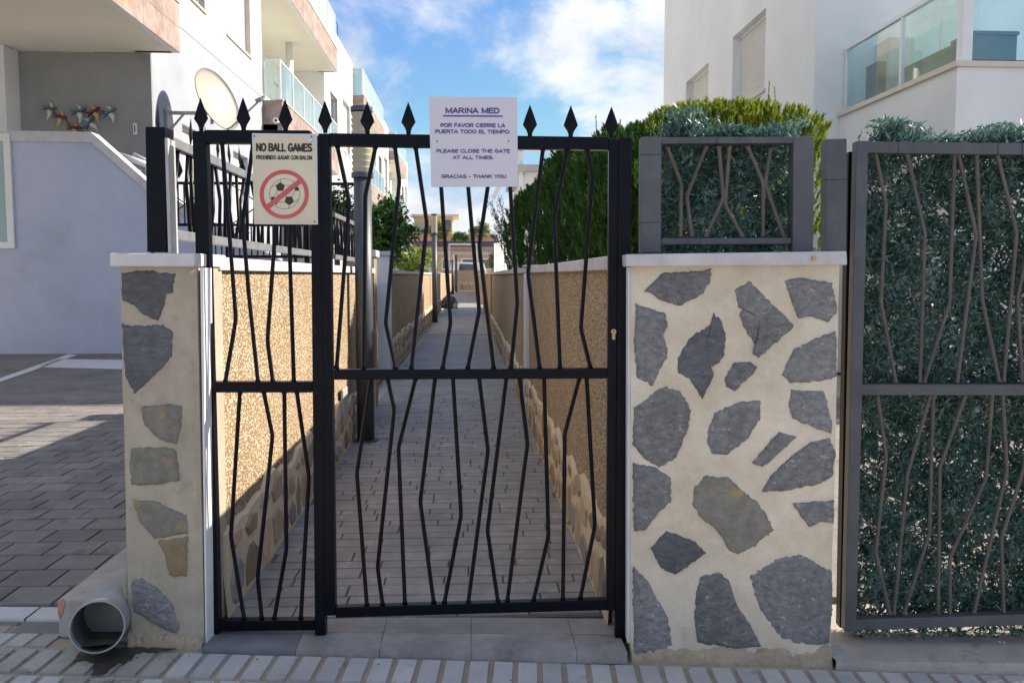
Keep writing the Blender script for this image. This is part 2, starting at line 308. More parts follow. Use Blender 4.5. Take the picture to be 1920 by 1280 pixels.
def poly_jit(poly, amp, sub=2):
    """finer, uneven outline of a 2-d polygon"""
    o = []
    for i, p in enumerate(poly):
        q = poly[(i + 1) % len(poly)]; d = math.hypot(q[0] - p[0], q[1] - p[1]); k = max(1, int(d / sub))
        for j in range(k):
            t = j / k; a = amp if j else amp * .4
            o.append((p[0] + (q[0] - p[0]) * t + random.uniform(-a, a), p[1] + (q[1] - p[1]) * t + random.uniform(-a, a)))
    return o
def leaves(name, pos, axis, nrm, ln, wd, m, parent=None, fold=.0):
    """one mesh of many small pointed leaves; arrays: centre, long axis, face normal, length, width"""
    n = len(pos); axis = axis / np.linalg.norm(axis, axis=1, keepdims=True)
    side = np.cross(axis, nrm); side /= np.maximum(np.linalg.norm(side, axis=1, keepdims=True), 1e-6)
    up = np.cross(side, axis); ln = np.asarray(ln).reshape(-1, 1) * np.ones((n, 1)); wd = np.asarray(wd).reshape(-1, 1) * np.ones((n, 1))
    v = np.empty((n, 4, 3)); v[:, 0] = pos - axis * ln / 2; v[:, 1] = pos + side * wd / 2 + up * wd * fold; v[:, 2] = pos + axis * ln / 2; v[:, 3] = pos - side * wd / 2 + up * wd * fold
    me = bpy.data.meshes.new(name); me.vertices.add(4 * n); me.vertices.foreach_set('co', v.reshape(-1))
    idx = np.arange(4 * n, dtype=np.int32).reshape(n, 4)
    me.loops.add(4 * n); me.polygons.add(n); me.polygons.foreach_set('loop_start', np.arange(n, dtype=np.int32) * 4)
    me.loops.foreach_set('vertex_index', idx.reshape(-1)); me.update(); me.validate()
    return link(name, me, m, parent)
def unit(a): return a / np.maximum(np.linalg.norm(a, axis=1, keepdims=True), 1e-6)
# ================================================================== GROUND
struct(MB().box(-160, 160, -60, 260, -.60, -.10).build('ground', 'concrete_pale'))
struct(MB().box(-60, 60, -14, -1.2, -.099, -.085).build('road', 'road_pale'))  # unseen road, coloured pale to bounce sunlight onto the shaded front
# --- pavement in front of the gate: ribbed tiles, sheet falling gently to the right
def pz(x): return -.010 - .019 * (x + 1.2)
def fy(a, x): return a - FS * x
PAV = MB()
PAV.add([(-9, fy(-1.1, -9), pz(-9) - .012), (9, fy(-1.1, 9), pz(9) - .012), (9, fy(3.66, 9), pz(9) - .012), (-9, fy(3.66, -9), pz(-9) - .012),
         (-9, fy(-1.1, -9), -.3), (9, fy(-1.1, 9), -.3), (9, fy(3.66, 9), -.3), (-9, fy(3.66, -9), -.3)],
        [(0, 1, 2, 3), (7, 6, 5, 4), (0, 4, 5, 1), (1, 5, 6, 2), (2, 6, 7, 3), (3, 7, 4, 0)])
pavement = struct(PAV.build('pavement', 'grout_tan'))
PIT = .0985; bw = .081
tile_me = {}
def tile_mesh(w, d, h, key):
    if key not in tile_me:
        b = MB(); i = .0035
        b.add([(-w / 2, -d / 2, -.02), (w / 2, -d / 2, -.02), (w / 2, d / 2, -.02), (-w / 2, d / 2, -.02), (-w / 2 + i, -d / 2 + i, h), (w / 2 - i, -d / 2 + i, h), (w / 2 - i, d / 2 - i, h), (-w / 2 + i, d / 2 - i, h)],
              [(4, 5, 6, 7), (0, 1, 5, 4), (1, 2, 6, 5), (2, 3, 7, 6), (3, 0, 4, 7)])
        me = bpy.data.meshes.new('tile'); me.from_pydata(b.v, [], b.f); me.update(); tile_me[key] = me
    return tile_me[key]
def piece(name, me, m, parent, loc, rot=(0, 0, 0)):
    o = bpy.data.objects.new(name, me); COL.objects.link(o)
    if not me.materials: me.materials.append(MATS[m])
    if me.materials[0].name != m:
        o.material_slots[0].link = 'OBJECT'; o.material_slots[0].material = MATS[m]
    o.location = loc; o.rotation_euler = rot; o.parent = parent
    if parent and parent.location.length > 0: o.matrix_parent_inverse = Matrix.Translation(-Vector(parent.location))
    return o
me_bar = tile_mesh(bw, .205, .004, 'bar'); fang = -math.atan(FS); tang = math.atan(.019)
for r in range(3):
    a = 3.425 - .115 - r * .232
    for k in range(-30, 31):
        x = k * PIT + .03 + (r % 2) * .02
        if x < -2.6 or x > 2.6: continue
        if r == 2 and abs(x) > 2.1: continue
        dirty = -1.95 < x < -1.1 and random.random() < .8
        piece('tile', me_bar, 'tile_dirty' if dirty else 'tile_grey', pavement, (x, fy(a, x), pz(x) - .004 + random.uniform(-.001, .001)), (0, tang, fang + random.uniform(-.008, .008)))
# left piece of pavement running in front of the driveway
for k in range(0, 12):
    x = -1.62 - k * .0985
    if x > -1.76: continue
    piece('tile', tile_mesh(bw, .125, .004, 'bars'), 'tile_dirty' if x > -1.9 else 'tile_grey', pavement, (x, fy(3.506, x), -.004), (0, tang, fang))
# damp stain below the drain pipe
st = [(150, 1222), (170, 1206), (215, 1212), (262, 1210), (330, 1212), (255, 1222), (246, 1236), (222, 1240), (200, 1258), (170, 1262), (180, 1240), (140, 1236)]
stp = [PZ(x, y, pz(-1.6) + .0035) for x, y in poly_jit(st, 2.5, 8)]
MB().prism([(p.x, p.y, pz(p.x) + .0005) for p in stp], (0, 0, .003)).build('stain', 'wet_stain', pavement)
lit = MB()
for _ in range(70):
    x = random.uniform(-2.2, 2.3); a = random.uniform(2.85, 3.41); r = random.uniform(.0015, .0045); z = pz(x) + .001
    lit.prism([(x + r * random.uniform(.7, 1.3) * math.cos(q * 1.05), fy(a, x) + r * random.uniform(.7, 1.3) * math.sin(q * 1.05), z) for q in range(6)], (0, 0, r * .8), inset=r * .3)
stuff(lit.build('grit', 'grout_dark', pavement))
# --- alley path
path = struct(MB().box(-1.12, .64, 3.78, 95, -.14, -.006).build('path', 'grout_dark'))
def strip_rows():
    pid = 0; y = 3.80
    rows = []
    while y < 22: rows.append((y, .140)); rows.append((y + .144, .107)); y += .255
    for i, (y, d) in enumerate(rows):
        x = -1.11 - random.uniform(0, .3); 
        while x < .62:
            w = random.choice((.22, .30, .36, .46)) if d < .12 else random.choice((.33, .42, .48, .56)); x0 = max(x, -1.112); x1 = min(x + w - .004, .632); x += w
            if x1 - x0 < .05: continue
            pid += 1
            if pid <= 288:
                o = piece('paving_slab', tile_mesh(round(x1 - x0, 3), d, .004, ('slab', round(x1 - x0, 3))), 'path_stone', path, ((x0 + x1) / 2, y + d / 2, random.uniform(-.0015, .0015)))
            else: extra.append((x0, x1, y, d))
extra = []; strip_rows()
fb = MB()
y = extra[-1][2] + .24 if extra else 22
for (x0, x1, yy, d) in extra: fb.box(x0, x1, yy, yy + d, -.02, .002 + random.uniform(0, .002))
while y < 93:
    x = -1.112
    while x < .6:
        w = random.choice((.42, .56, .7)); fb.box(x, min(x + w - .006, .632), y, y + .214, -.02, .002 + random.uniform(0, .002)); x += w
    y += .222
stuff(fb.build('paving_slab', 'path_stone', path))
# larger flat tiles on the threshold of the gate
x = -1.12; i = 0
while x < .64:
    w = .40 + random.uniform(-.06, .06); x1 = min(x + w - .002, .645)
    ya = fy(3.43, x); b = MB()
    for (p0, p1, m) in ((3.43, 3.602, 'path_slate' if x1 < -.62 else 'path_edge'), (3.606, 3.775, 'path_stone')):
        b = MB(); b.add([(x, fy(p0, x), .001), (x1, fy(p0, x1), .001), (x1, min(fy(p1, x1), 3.795), .001), (x, min(fy(p1, x), 3.795), .001),
               (x, fy(p0, x), -.05), (x1, fy(p0, x1), -.05)], [(0, 1, 2, 3), (4, 5, 1, 0)]); b.build('paving_slab', m, path)
    x += w
# right threshold strip under the driveway gate
thr = MB(); thr.add([(1.50, fy(3.43, 1.5), -.028), (6, fy(3.43, 6), -.05), (6, 3.9, -.04), (1.50, 3.9, -.02), (1.5, fy(3.43, 1.5), -.2), (6, fy(3.43, 6), -.2)], [(0, 1, 2, 3), (4, 5, 1, 0)])
struct(thr.build('gate_threshold', 'concrete'))
# --- driveway pavers on the left
drv = struct(MB().add([(-16, 4.06, -.012), (-1.33, 3.66, -.012), (-1.33, 17.5, -.012), (-16, 17.5, -.012)], [(0, 1, 2, 3)]).build('driveway', 'grout_dark'))
pm = tile_mesh(.258, .232, .004, 'pav'); cnt = 0; far = MB(); y = 4.03; row = 0
while y < 17.2:
    d = y + .12
    xl = -d * .60 - .5; xr = -d * .405 + .45 if d > 5 else -1.5
    xr = min(xr, -1.5); k0 = int(math.floor(xl / .264)); off = .132 * (row % 2)
    for k in range(k0, int(xr / .264) + 1):
        x = k * .264 + off
        if x > -1.6: continue
        cnt += 1
        if cnt <= 298: piece('paver', pm, 'paver', drv, (x, d, random.uniform(-.0016, .0016)), (random.uniform(-.004, .004), random.uniform(-.004, .004), 0))
        else: far.box(x - .129, x + .129, d - .116, d + .116, -.02, .003 + random.uniform(0, .002))
    y += .24; row += 1
# the rest of the yard, too far or too oblique to pick apart
y = 4.03; row = 0
while y < 17.2:
    d = y + .12; xl = -d * .60 - .5; x = -13.
    while x < xl - .2: far.box(x - .129, x + .129, d - .116, d + .116, -.02, .003); x += .264
    xr = min(-d * .405 + .45 if d > 5 else -1.5, -1.5); x = (int(xr / .264) + 1) * .264 + .132 * (row % 2)
    while x < -1.55:
        if d > 5: far.box(x - .129, x + .129, d - .116, d + .116, -.02, .003)
        x += .264
    y += .24; row += 1
stuff(far.build('paver', 'paver', drv))
for k in range(9):
    x = -1.86 - k * .31
    MB().add([(x - .15, fy(3.72, x - .15), .0), (x + .15, fy(3.72, x + .15), .0), (x + .15, fy(3.86, x + .15) , .0), (x - .15, fy(3.86, x - .15), .0),
              (x - .155, fy(3.71, x - .155), -.03), (x + .155, fy(3.71, x + .155), -.03)], [(0, 1, 2, 3), (4, 5, 1, 0)]).build('kerb_tile', 'paver_white', drv)
for k in range(8):
    x = -1.84 - k * .36
    MB().add([(x - .175, fy(3.575, x - .175), -.006), (x + .175, fy(3.575, x + .175), -.006), (x + .175, fy(3.705, x + .175), -.006), (x - .175, fy(3.705, x - .175), -.006),
              (x - .175, fy(3.575, x - .175), -.03), (x + .175, fy(3.575, x + .175), -.03)], [(0, 1, 2, 3), (4, 5, 1, 0)]).build('border_tile', 'paver', drv)
def painted(pts, m='white_worn'):
    return MB().prism([PZ(x, y, .0075) for x, y in pts], (0, 0, .003)).build('painted_line', m, drv)
painted([(-120, 742), (0, 709), (128, 664), (146, 665), (0, 716), (-120, 750)])
painted([(72, 688), (108, 673), (240, 675), (240, 692)])
# ================================================================== FRONT PILLARS
S1 = [[(150,300),(250,195),(500,180),(545,165),(540,240),(500,310),(430,350),(360,385),(230,345),(190,310)],
 [(100,375),(270,430),(290,490),(265,560),(295,640),(290,700),(250,750),(200,860),(110,810),(92,600)],
 [(555,420),(600,460),(628,560),(620,670),(590,720),(540,740),(555,790),(490,930),(410,810),(350,780),(340,690),(420,570),(540,490)],
 [(675,290),(760,220),(840,310),(940,410),(1030,500),(970,560),(820,690),(780,665),(810,620),(760,560),(705,440),(730,395),(695,390)],
 [(960,235),(1060,220),(1250,250),(1280,420),(1230,480),(1140,450),(1050,460),(1015,380)],
 [(1275,535),(1280,800),(1180,830),(1000,840),(952,790),(1020,640),(1150,570)],
 [(620,820),(680,715),(770,710),(815,745),(770,800),(680,885),(630,860)],
 [(90,980),(180,900),(270,850),(360,880),(425,1000),(400,1120),(340,1270),(240,1330),(150,1280),(90,1200)],
 [(560,1010),(700,950),(830,935),(830,1050),(760,1160),(640,1260),(540,1250),(515,1180),(530,1080)],
 [(1000,870),(1200,880),(1250,1060),(1245,1130),(1150,1100),(1010,1040),(990,960)],
 [(940,1120),(1040,1150),(900,1280),(840,1330),(780,1300),(870,1200)]]
S2 = [[(960,30),(1060,-40),(1150,-60),(1185,30),(1170,150),(1100,195),(900,235),(780,235),(830,150)],
 [(80,85),(200,105),(285,160),(290,290),(220,350),(150,445),(85,450)],
 [(465,140),(600,155),(660,220),(760,290),(865,450),(760,530),(650,585),(600,560),(540,450),(440,370),(405,300),(410,220)],
 [(945,300),(1080,285),(1175,290),(1175,410),(1100,400),(1040,430),(1010,390)],
 [(175,545),(260,450),(420,510),(480,570),(310,690),(230,650)],
 [(80,650),(160,720),(200,800),(270,920),(300,1080),(200,1110),(85,1135)],
 [(440,700),(540,665),(600,710),(650,860),(720,970),(780,1080),(620,1090),(430,1060),(405,930),(420,780)],
 [(700,690),(880,590),(1000,580),(1160,680),(1168,820),(1150,1060),(1020,1080),(880,1040),(770,880)]]
S1 = [[(1160 + x / 3.1227, 450 + y / 3.1227) for x, y in p] for p in S1]
S2 = [[(1160 + x / 2.909, 840 + y / 2.909) for x, y in p] for p in S2]
PA = 3.47
def quad_block(px, a, depth, name, m, parent, bevel=.012, front=0.):
    """a block whose front face has the given four corners on the street front plane"""
    f = [G(x, y, a) for x, y in px]; return MB().prism([p - FN * front for p in f], FN * depth).build(name, m, parent, bevel=bevel, seg=3)
def lumpy_front(px, a, depth, name, m, parent, amp=.004, nx=26, nz=60):
    c = [G(x, y, a) for x, y in px]; b = MB(); vs = []
    ph = [random.uniform(0, 6) for _ in range(8)]
    for j in range(nz + 1):
        for i in range(nx + 1):
            u = i / nx; v = j / nz; p = (c[0] * (1 - u) + c[1] * u) * (1 - v) + (c[3] * (1 - u) + c[2] * u) * v
            h = math.sin(u * 9 + ph[0] + v * 5) * math.sin(v * 14 + ph[1]) + .6 * math.sin(u * 23 + ph[2]) * math.sin(v * 31 + ph[3] + u * 7)
            e = min(u, 1 - u) * 14; e = min(1, e); rd = (1 - e) ** 2 * .014
            vs.append(p + FN * (-h * amp + rd))
    fs = [(j * (nx + 1) + i, (j + 1) * (nx + 1) + i, (j + 1) * (nx + 1) + i + 1, j * (nx + 1) + i + 1) for j in range(nz) for i in range(nx)]
    b.add(vs, fs); n = len(vs)
    edge = [i for i in range(nx + 1)] + [(j) * (nx + 1) + nx for j in range(1, nz + 1)] + [nz * (nx + 1) + i for i in range(nx - 1, -1, -1)] + [j * (nx + 1) for j in range(nz - 1, 0, -1)]
    back = [b.v[e] for e in edge]; k = len(b.v)
    def toplane(v):
        v = Vector(v); return v + FN * (a * 1 / math.sqrt(1 + FS * FS) + depth - v.dot(FN))
    b.v += [tuple(toplane(v)) for v in back]
    b.f += [(edge[i], edge[(i + 1) % len(edge)], k + (i + 1) % len(edge), k + i) for i in range(len(edge))]
    b.f.append(tuple(range(k, k + len(edge)))[::-1])
    return b.build(name, m, parent, smooth=False)
def rough_patch(px, name, m, parent, proud=.006, amp=1.5, sub=5, noise=.0016):
    """stone face built in rings: the rim dips below the mortar, the middle stands proud, all of it uneven"""
    o = [G(x, y, PA) for x, y in poly_jit(px, amp, sub)]; n = len(o); c = sum(o, Vector()) / n; b = MB(); vs = []
    rings = [(1.03, .012), (1.0, .0015), (.965, -.45 * proud), (.90, -.8 * proud), (.78, -proud), (.55, -proud), (.28, -proud)]
    tilt = FU * random.uniform(-.02, .02)
    for r, d in rings:
        for p in o:
            q = c + (p - c) * r; nz = random.gauss(0, 1) * noise * (1 if r > .93 else 0) if d < .01 else 0
            vs.append(q + FN * (d + nz + (q - c).dot(tilt)))
    vs.append(c - FN * proud); k = len(rings)
    for i in range(k - 1):
        for j in range(n): b.f.append((i * n + j, i * n + (j + 1) % n, (i + 1) * n + (j + 1) % n, (i + 1) * n + j))
    for j in range(n): b.f.append(((k - 1) * n + j, (k - 1) * n + (j + 1) % n, k * n))
    b.v = [tuple(v) for v in vs]
    me = bpy.data.meshes.new(name); me.from_pydata(b.v, [], b.f); me.update()
    # faces look outwards
    if sum((p.normal.dot(FN) for p in me.polygons)) > 0: me.flip_normals()
    return link(name, me, m, parent, smooth=True)
rp_ = thing('stone_pillar', 'wide right-hand gate pillar of pale mortar set with many dark slate stones', 'pillar', (1.1, 3.6, 0))
lumpy_front([(1184, 492), (1577, 492), (1558.5, 1246), (1183, 1244)], PA, .30, 'mortar_core', 'mortar', rp_)
mats = {2: 'slate_dark', 13: 'slate_olive', 15: 'slate_dark'}
for i, p in enumerate(S1 + S2):
    rough_patch(p, 'stone', mats.get(i, 'slate'), rp_, random.uniform(.007, .0095))
capq = [(1171, 477), (1582, 471), (1583, 497), (1172, 500)]
quad_block(capq, PA, .36, 'cap', 'cap_stone', rp_, .006, front=.035)
MB().tube([G(1520, 484.5, PA) - FN * .036, G(1520, 484.5, PA) - FN * .046], .0085, 12).build('bolt', 'brass', rp_)
quad_block([(1177.5, 501), (1184, 501), (1183, 1205), (1176, 1205)], PA + .03, .1, 'white_edge', 'white_worn', rp_, .002)
# rough mortar foot
def foot_band(x0, x1, ytop, ybot, parent, m):
    """ragged strip of dirty mortar smeared along the foot of a pillar"""
    n = 70; b = MB(); vs = []; ph = random.uniform(0, 6)
    for i in range(n + 1):
        x = x0 + (x1 - x0) * i / n; t = ytop + 4 * math.sin(i * .33 + ph) + 3 * math.sin(i * .9 + ph * 2) + random.uniform(-2.5, 2.5)
        for k, (f_, d) in enumerate(((0, .006), (.15, -.005), (.45, -.008), (.75, -.012), (1, -.016))):
            vs.append(G(x, t + (ybot - t) * f_, PA) + FN * (d + random.gauss(0, .0018)))
    b.v = [tuple(v) for v in vs]
    for i in range(n):
        for k in range(4): b.f.append((5 * i + k, 5 * i + k + 1, 5 * i + 6 + k, 5 * i + 5 + k))
    return b.build('mortar_foot', m, parent, smooth=True)
foot_band(1184, 1559, 1213, 1250, rp_, 'mortar_dirty')
lp_ = thing('stone_pillar', 'narrow left-hand gate pillar of grey mortar with seven dark stones', 'pillar', (-1.28, 3.6, 0))
lumpy_front([(222, 500), (366, 498), (381, 1224), (239, 1218)], PA, .30, 'mortar_core', 'mortar_grey', lp_, .003, 14, 50)
LS = [([(580,800),(690,785),(840,800),(835,890),(800,900),(790,960),(760,1030),(690,1000),(640,950),(585,930)], 'z'),
      ([(228,608),(273,610),(308,606),(324,622),(324,668),(302,692),(252,740),(235,705)], 'p'),
      ([(530,245),(640,233),(685,240),(680,320),(665,385),(600,370),(540,310)], 'c'), ([(490,400),(560,390),(660,405),(672,520),(600,535),(490,540),(485,450)], 'c'),
      ([(495,590),(590,600),(700,650),(705,720),(580,740),(520,670)], 'c'), ([(592,744),(705,729),(700,880),(640,880),(615,790)], 'c'),
      ([(490,900),(530,882),(600,930),(650,990),(675,1060),(665,1095),(600,1070),(500,1010)], 'c')]
lm = ['slate_dark', 'slate_dark', 'slate_olive', 'slate_olive', 'slate_olive', 'slate_brown', 'slate']
for i, (p, k) in enumerate(LS):
    p = [(x / 2.56, 200 + y / 2.56) if k == 'z' else (x / 2, 640 + y / 2) if k == 'c' else (x, y) for x, y in p]
    rough_patch(p, 'stone', lm[i], lp_, random.uniform(.007, .010))
quad_block([(213, 475), (371, 475), (371, 500), (213, 500)], PA, .36, 'cap', 'cap_stone', lp_, .006, front=.035)
quad_block([(375, 502), (380, 502), (388, 1205), (385, 1205)], PA + .015, .1, 'white_edge', 'white_worn', lp_, .002)
foot_band(241, 380, 1188, 1226, lp_, 'mortar_dirty')
# ================================================================== DRAIN PIPE
blk = MB()
f0, f1 = PZ(109, 1196, -.01), PZ(244, 1206, -.01); hb_ = .165
t0 = PY(109, 1122, f0.y + .01); t1 = PY(240, 1118, f1.y + .01); bk = PZ(243, 1018, .17); hb_ = t0.z
blk.add([f0, f1, t1, t0, bk, Vector((bk.x, bk.y, -.02))], [(0, 1, 2, 3), (3, 2, 4), (0, 3, 4, 5), (1, 5, 4, 2), (0, 5, 1)])
tag(blk.build('concrete_block', 'concrete', None, bevel=.014, seg=3), 'rough concrete wedge beside the left pillar around the grey pipe', 'concrete block')
MB().prism([G(x, y, 3.472) for x, y in [(109, 1124), (118, 1121), (124, 1130), (119, 1148), (113, 1160), (109, 1150)]], -FN * .006, inset=.003).build('chipped_edge', 'brick_break', bpy.data.objects['concrete_block'])
dpp = thing('drain_pipe', 'open grey plastic drain pipe poking out beside the left pillar', 'pipe', (-1.6, 3.35, .1))
c0 = G(182, 1175, 3.30); c1 = G(212, 1136, 3.66); ax = (c1 - c0).normalized()
ro = .104; ri = .099
def hollow(c0, c1, ro, ri, seg=40):
    a = (c1 - c0).normalized(); x = a.cross(Vector((0, 0, 1))).normalized(); y = a.cross(x); b = MB(); vs = []
    for (c, r) in ((c0, ro), (c1, ro), (c1, ri), (c0, ri)):
        for k in range(seg): an = 2 * math.pi * k / seg; vs.append(c + (x * math.cos(an) + y * math.sin(an)) * r)
    fs = []
    for i in range(4):
        for k in range(seg): fs.append((i * seg + k, i * seg + (k + 1) % seg, ((i + 1) % 4) * seg + (k + 1) % seg, ((i + 1) % 4) * seg + k))
    return b.add(vs, fs), x, y
hb, hx, hy = hollow(c0, c1, ro, ri); hb.build('pipe_wall', 'pvc_grey', dpp, smooth=False)
lb, _, _ = hollow(c0 + ax * .035, c1, ri - .0006, ri - .002); lb.build('dirty_shaded_lining', 'pipe_inside', dpp)  # dirty grey lining, coloured dark to give the pipe its inner shade
# silt lying in the bottom of the pipe
sb = MB(); vs = []
for t in (0.0, 1.0):
    c = c0 + ax * (.012 + t * .38)
    for k in range(13):
        an = R_(200 + k * 140 / 12) ; q = c + (hx * math.cos(an) * 1 + Vector((0, 0, 1)) * 0) * 0
        down = -hy if hy.z > 0 else hy
        th = R_(-40 + 80 * k / 12); vs.append(c + (down * math.cos(th) + hx * math.sin(th)) * (ri - .002))
fs = [(k, k + 1, 13 + k + 1, 13 + k) for k in range(12)] + [(0, 13, 25, 12)]
sb.add(vs, fs).build('silt', 'pipe_dirt_shade', dpp)
MB().tube([c1 - ax * .02, c1], ri, 32).build('pipe_back', 'pipe_dirt_shade', dpp)  # dark disc closing the pipe, its colour stands in for the shade inside
# ================================================================== GATE
GA = 3.59
def gtube(pts, r, name, m, parent, a=GA): 
    q = [G(x, y, a) for x, y in pts]; e0 = (q[1] - q[0]).normalized(); e1 = (q[-2] - q[-1]).normalized()      # a little weld bead where the bar meets each rail
    q = [q[0], q[0] + e0 * .013, q[0] + e0 * .019] + q[1:-1] + [q[-1] + e1 * .019, q[-1] + e1 * .013, q[-1]]
    return MB().tube(q, [r * 1.4, r * 1.22, r] + [r] * (len(q) - 6) + [r, r * 1.22, r * 1.4], 8).build(name, m, parent, smooth=True)
def smooth_pts(pts, k=.06):
    if len(pts) == 2: return pts
    o = [pts[0]]
    for i in range(1, len(pts) - 1):
        p, q, r = pts[i - 1], pts[i], pts[i + 1]
        o.append((q[0] + (p[0] - q[0]) * k, q[1] + (p[1] - q[1]) * k)); o.append((q[0] * .76 + (p[0] + r[0]) * k * .5 * .24 / k * .06 + 0 if False else q[0], q[1])); o.append((q[0] + (r[0] - q[0]) * k, q[1] + (r[1] - q[1]) * k))
    o.append(pts[-1]); return o
def gbeam(x0, y0, x1, y1, w, d, name, m, parent, a=GA, bevel=.003): return MB().beam(G(x0, y0, a), G(x1, y1, a), w, d).build(name, m, parent, bevel=bevel)
def spear(cx, base, tip, parent, m='black_metal', a=GA, hw=13.5, turn=None, nm='spearhead'):
    h = base - tip
    pts = [(0, 0), (.30, 0), (.34, .10), (.5, .20), (.78, .29), (1, .37), (.5, .70), (0, 1)]
    c = G(cx, base, a); s = (G(cx, tip, a) - c).length / 1.0; hwm = (G(cx + hw, base, a) - c).length
    u = turn if turn is not None else FU
    nn = Vector((-u.y, u.x, 0)); ring = [(x, z) for x, z in pts] + [(-x, z) for x, z in pts[-2:0:-1]]
    vs = [c + u * (x * hwm) + Vector((0, 0, z * s)) for x, z in ring]; n = len(vs)
    cf = c + nn * .009 + Vector((0, 0, .36 * s)); cbk = c - nn * .009 + Vector((0, 0, .36 * s))
    fs = []
    for i in range(n): fs.append((i, (i + 1) % n, n)); fs.append(((i + 1) % n, i, n + 1))
    return MB().add(vs + [cf, cbk], fs).build(nm, m, parent)
side = thing('gate_side_panel', 'fixed narrow panel of black railings left of the gate leaf', 'railing panel', (-.88, 3.66, 0))
gbeam(377, 247.5, 402, 1184, .056, .05, 'post', 'post_metal', side)
gbeam(594, 256, 602.5, 1191, .044, .05, 'post', 'post_metal', side)
gbeam(388.5, 257.5, 583, 258.5, .054, .046, 'rail', 'black_metal', side)
gbeam(401, 724.5, 587, 724.5, .046, .046, 'rail', 'black_metal', side)
gbeam(412, 1169.5, 592, 1168, .046, .046, 'rail', 'black_metal', side)
FU1 = [[(416,269),(424,358),(442,595),(440,612),(422,714)], [(475,270),(455,415),(466,547),(484,714)], [(528,270),(502,630),(502,644),(512,714)], [(551,270),(543,466),(551,714)]]
FL1 = [[(450,736),(433,1004),(458,1157)], [(494,736),(511,817),(483,1083),(491,1156)], [(533,736),(537,1029),(514,1157)], [(556,735),(579,893),(564,1156)]]
def bendy(pts):
    """softens the kinks of a bar as a bender would"""
    o = [pts[0]]
    for i in range(1, len(pts) - 1):
        p, q, r = pts[i - 1], pts[i], pts[i + 1]
        for t in (-1, -.4, .4, 1):
            k = 10 * abs(t); e = p if t < 0 else r; L_ = math.hypot(e[0] - q[0], e[1] - q[1]); k = min(k, L_ * .45)
            s = .25 * (10 - k) / 10
            mx_, my_ = (p[0] + r[0]) / 2, (p[1] + r[1]) / 2; Lm = max(1e-3, math.hypot(mx_ - q[0], my_ - q[1]))
            o.append((q[0] + (e[0] - q[0]) / L_ * k, q[1] + (e[1] - q[1]) / L_ * k))
    o.append(pts[-1]); return o
def extend(p): 
    p = list(p); p[0] = (p[0][0], p[0][1] - 4); p[-1] = (p[-1][0], p[-1][1] + 4); return p
BR = .0089
for b in FU1 + FL1: gtube(bendy(extend(b)), BR, 'bar', 'black_metal', side)
for cx_, tip, base in ((377.5, 183, 246), (457, 181.5, 247), (535.6, 185.5, 248)): spear(cx_, base, tip, side)
gate = thing('metal_gate', 'black metal gate leaf with bent bars and a brass lock', 'gate', (0, 3.6, 0))
gbeam(609, 252, 620.5, 1150, .046, .044, 'stile', 'black_metal', gate)
gbeam(1149.5, 262, 1144.5, 1141, .038, .044, 'stile', 'black_metal', gate)
gbeam(619.5, 263, 1141, 270.5, .052, .04, 'rail', 'black_metal', gate)
gbeam(628, 701.3, 1137.5, 699, .043, .04, 'rail', 'black_metal', gate)
gbeam(630.5, 1144.8, 1137, 1130.5, .046, .04, 'rail', 'black_metal', gate)
LU = [[(632,276),(655,378),(631,688)], [(705,276),(685,367),(682,688)], [(740,276),(749,339),(723,606),(742,688)], [(779,278),(800.5,419),(771,688)],
 [(822,278),(844.6,606),(829.6,688)], [(871,278),(898.5,583),(876.5,688)], [(925.7,278),(898.5,461),(925.7,688)], [(952,278),(970,569),(957.5,688)],
 [(1018.5,280),(990,512),(1012,688)], [(1064,283),(1039,409),(1050,688)], [(1100,283),(1111,330),(1089,615.5),(1107.5,688)]]
LL = [[(696,711),(669,886),(688,1131)], [(726,711),(739,768),(708,1063),(717.6,1130)], [(779.6,711),(747,839),(759.4,1128)], [(816,710),(788,940),(813.5,1126)],
 [(849,709),(864.6,965),(833,1127)], [(898,709),(915,844),(878,1126)], [(949.7,709),(914,994),(934,1125)], [(974,709),(989,832),(951,1124)],
 [(1020,709),(1028.4,1004),(1000,1123)], [(1087.5,708),(1059,812),(1055.5,1121)], [(1099.7,708),(1115.5,984.5),(1088,1118)]]
for b in LU + LL: gtube(bendy(extend(b)), BR * .97, 'bar', 'black_metal', gate)
for cx_, tip, base in ((610, 188, 250), (689, 190, 251), (766, 191, 252), (843, 193, 253), (920, 195, 255), (993.6, 196, 256.5), (1070, 197.5, 257.5), (1146, 199.5, 259)): spear(cx_, base, tip, gate)
lk = MB().tube([G(1149.3, 621, GA) - FN * .03, G(1149.3, 621, GA) - FN * .018], .0112, 16)
lk.beam(G(1149.3, 625, GA), G(1149.3, 635.5, GA), .0125, .012, off=-.024)
lk.build('lock', 'brass', gate)
MB().tube([G(1149.3, 620, GA) - FN * .0315, G(1149.3, 620, GA) - FN * .03], .003, 8).build('keyhole', 'dark_inside', bpy.data.objects['lock'] if False else gate)
gbeam(1170.8, 259.5, 1164, 1199, .055, .055, 'gate_post', 'post_metal', None, a=GA + .005)
tag(bpy.data.objects['gate_post'], 'plain black square gate post against the right stone pillar', 'post')
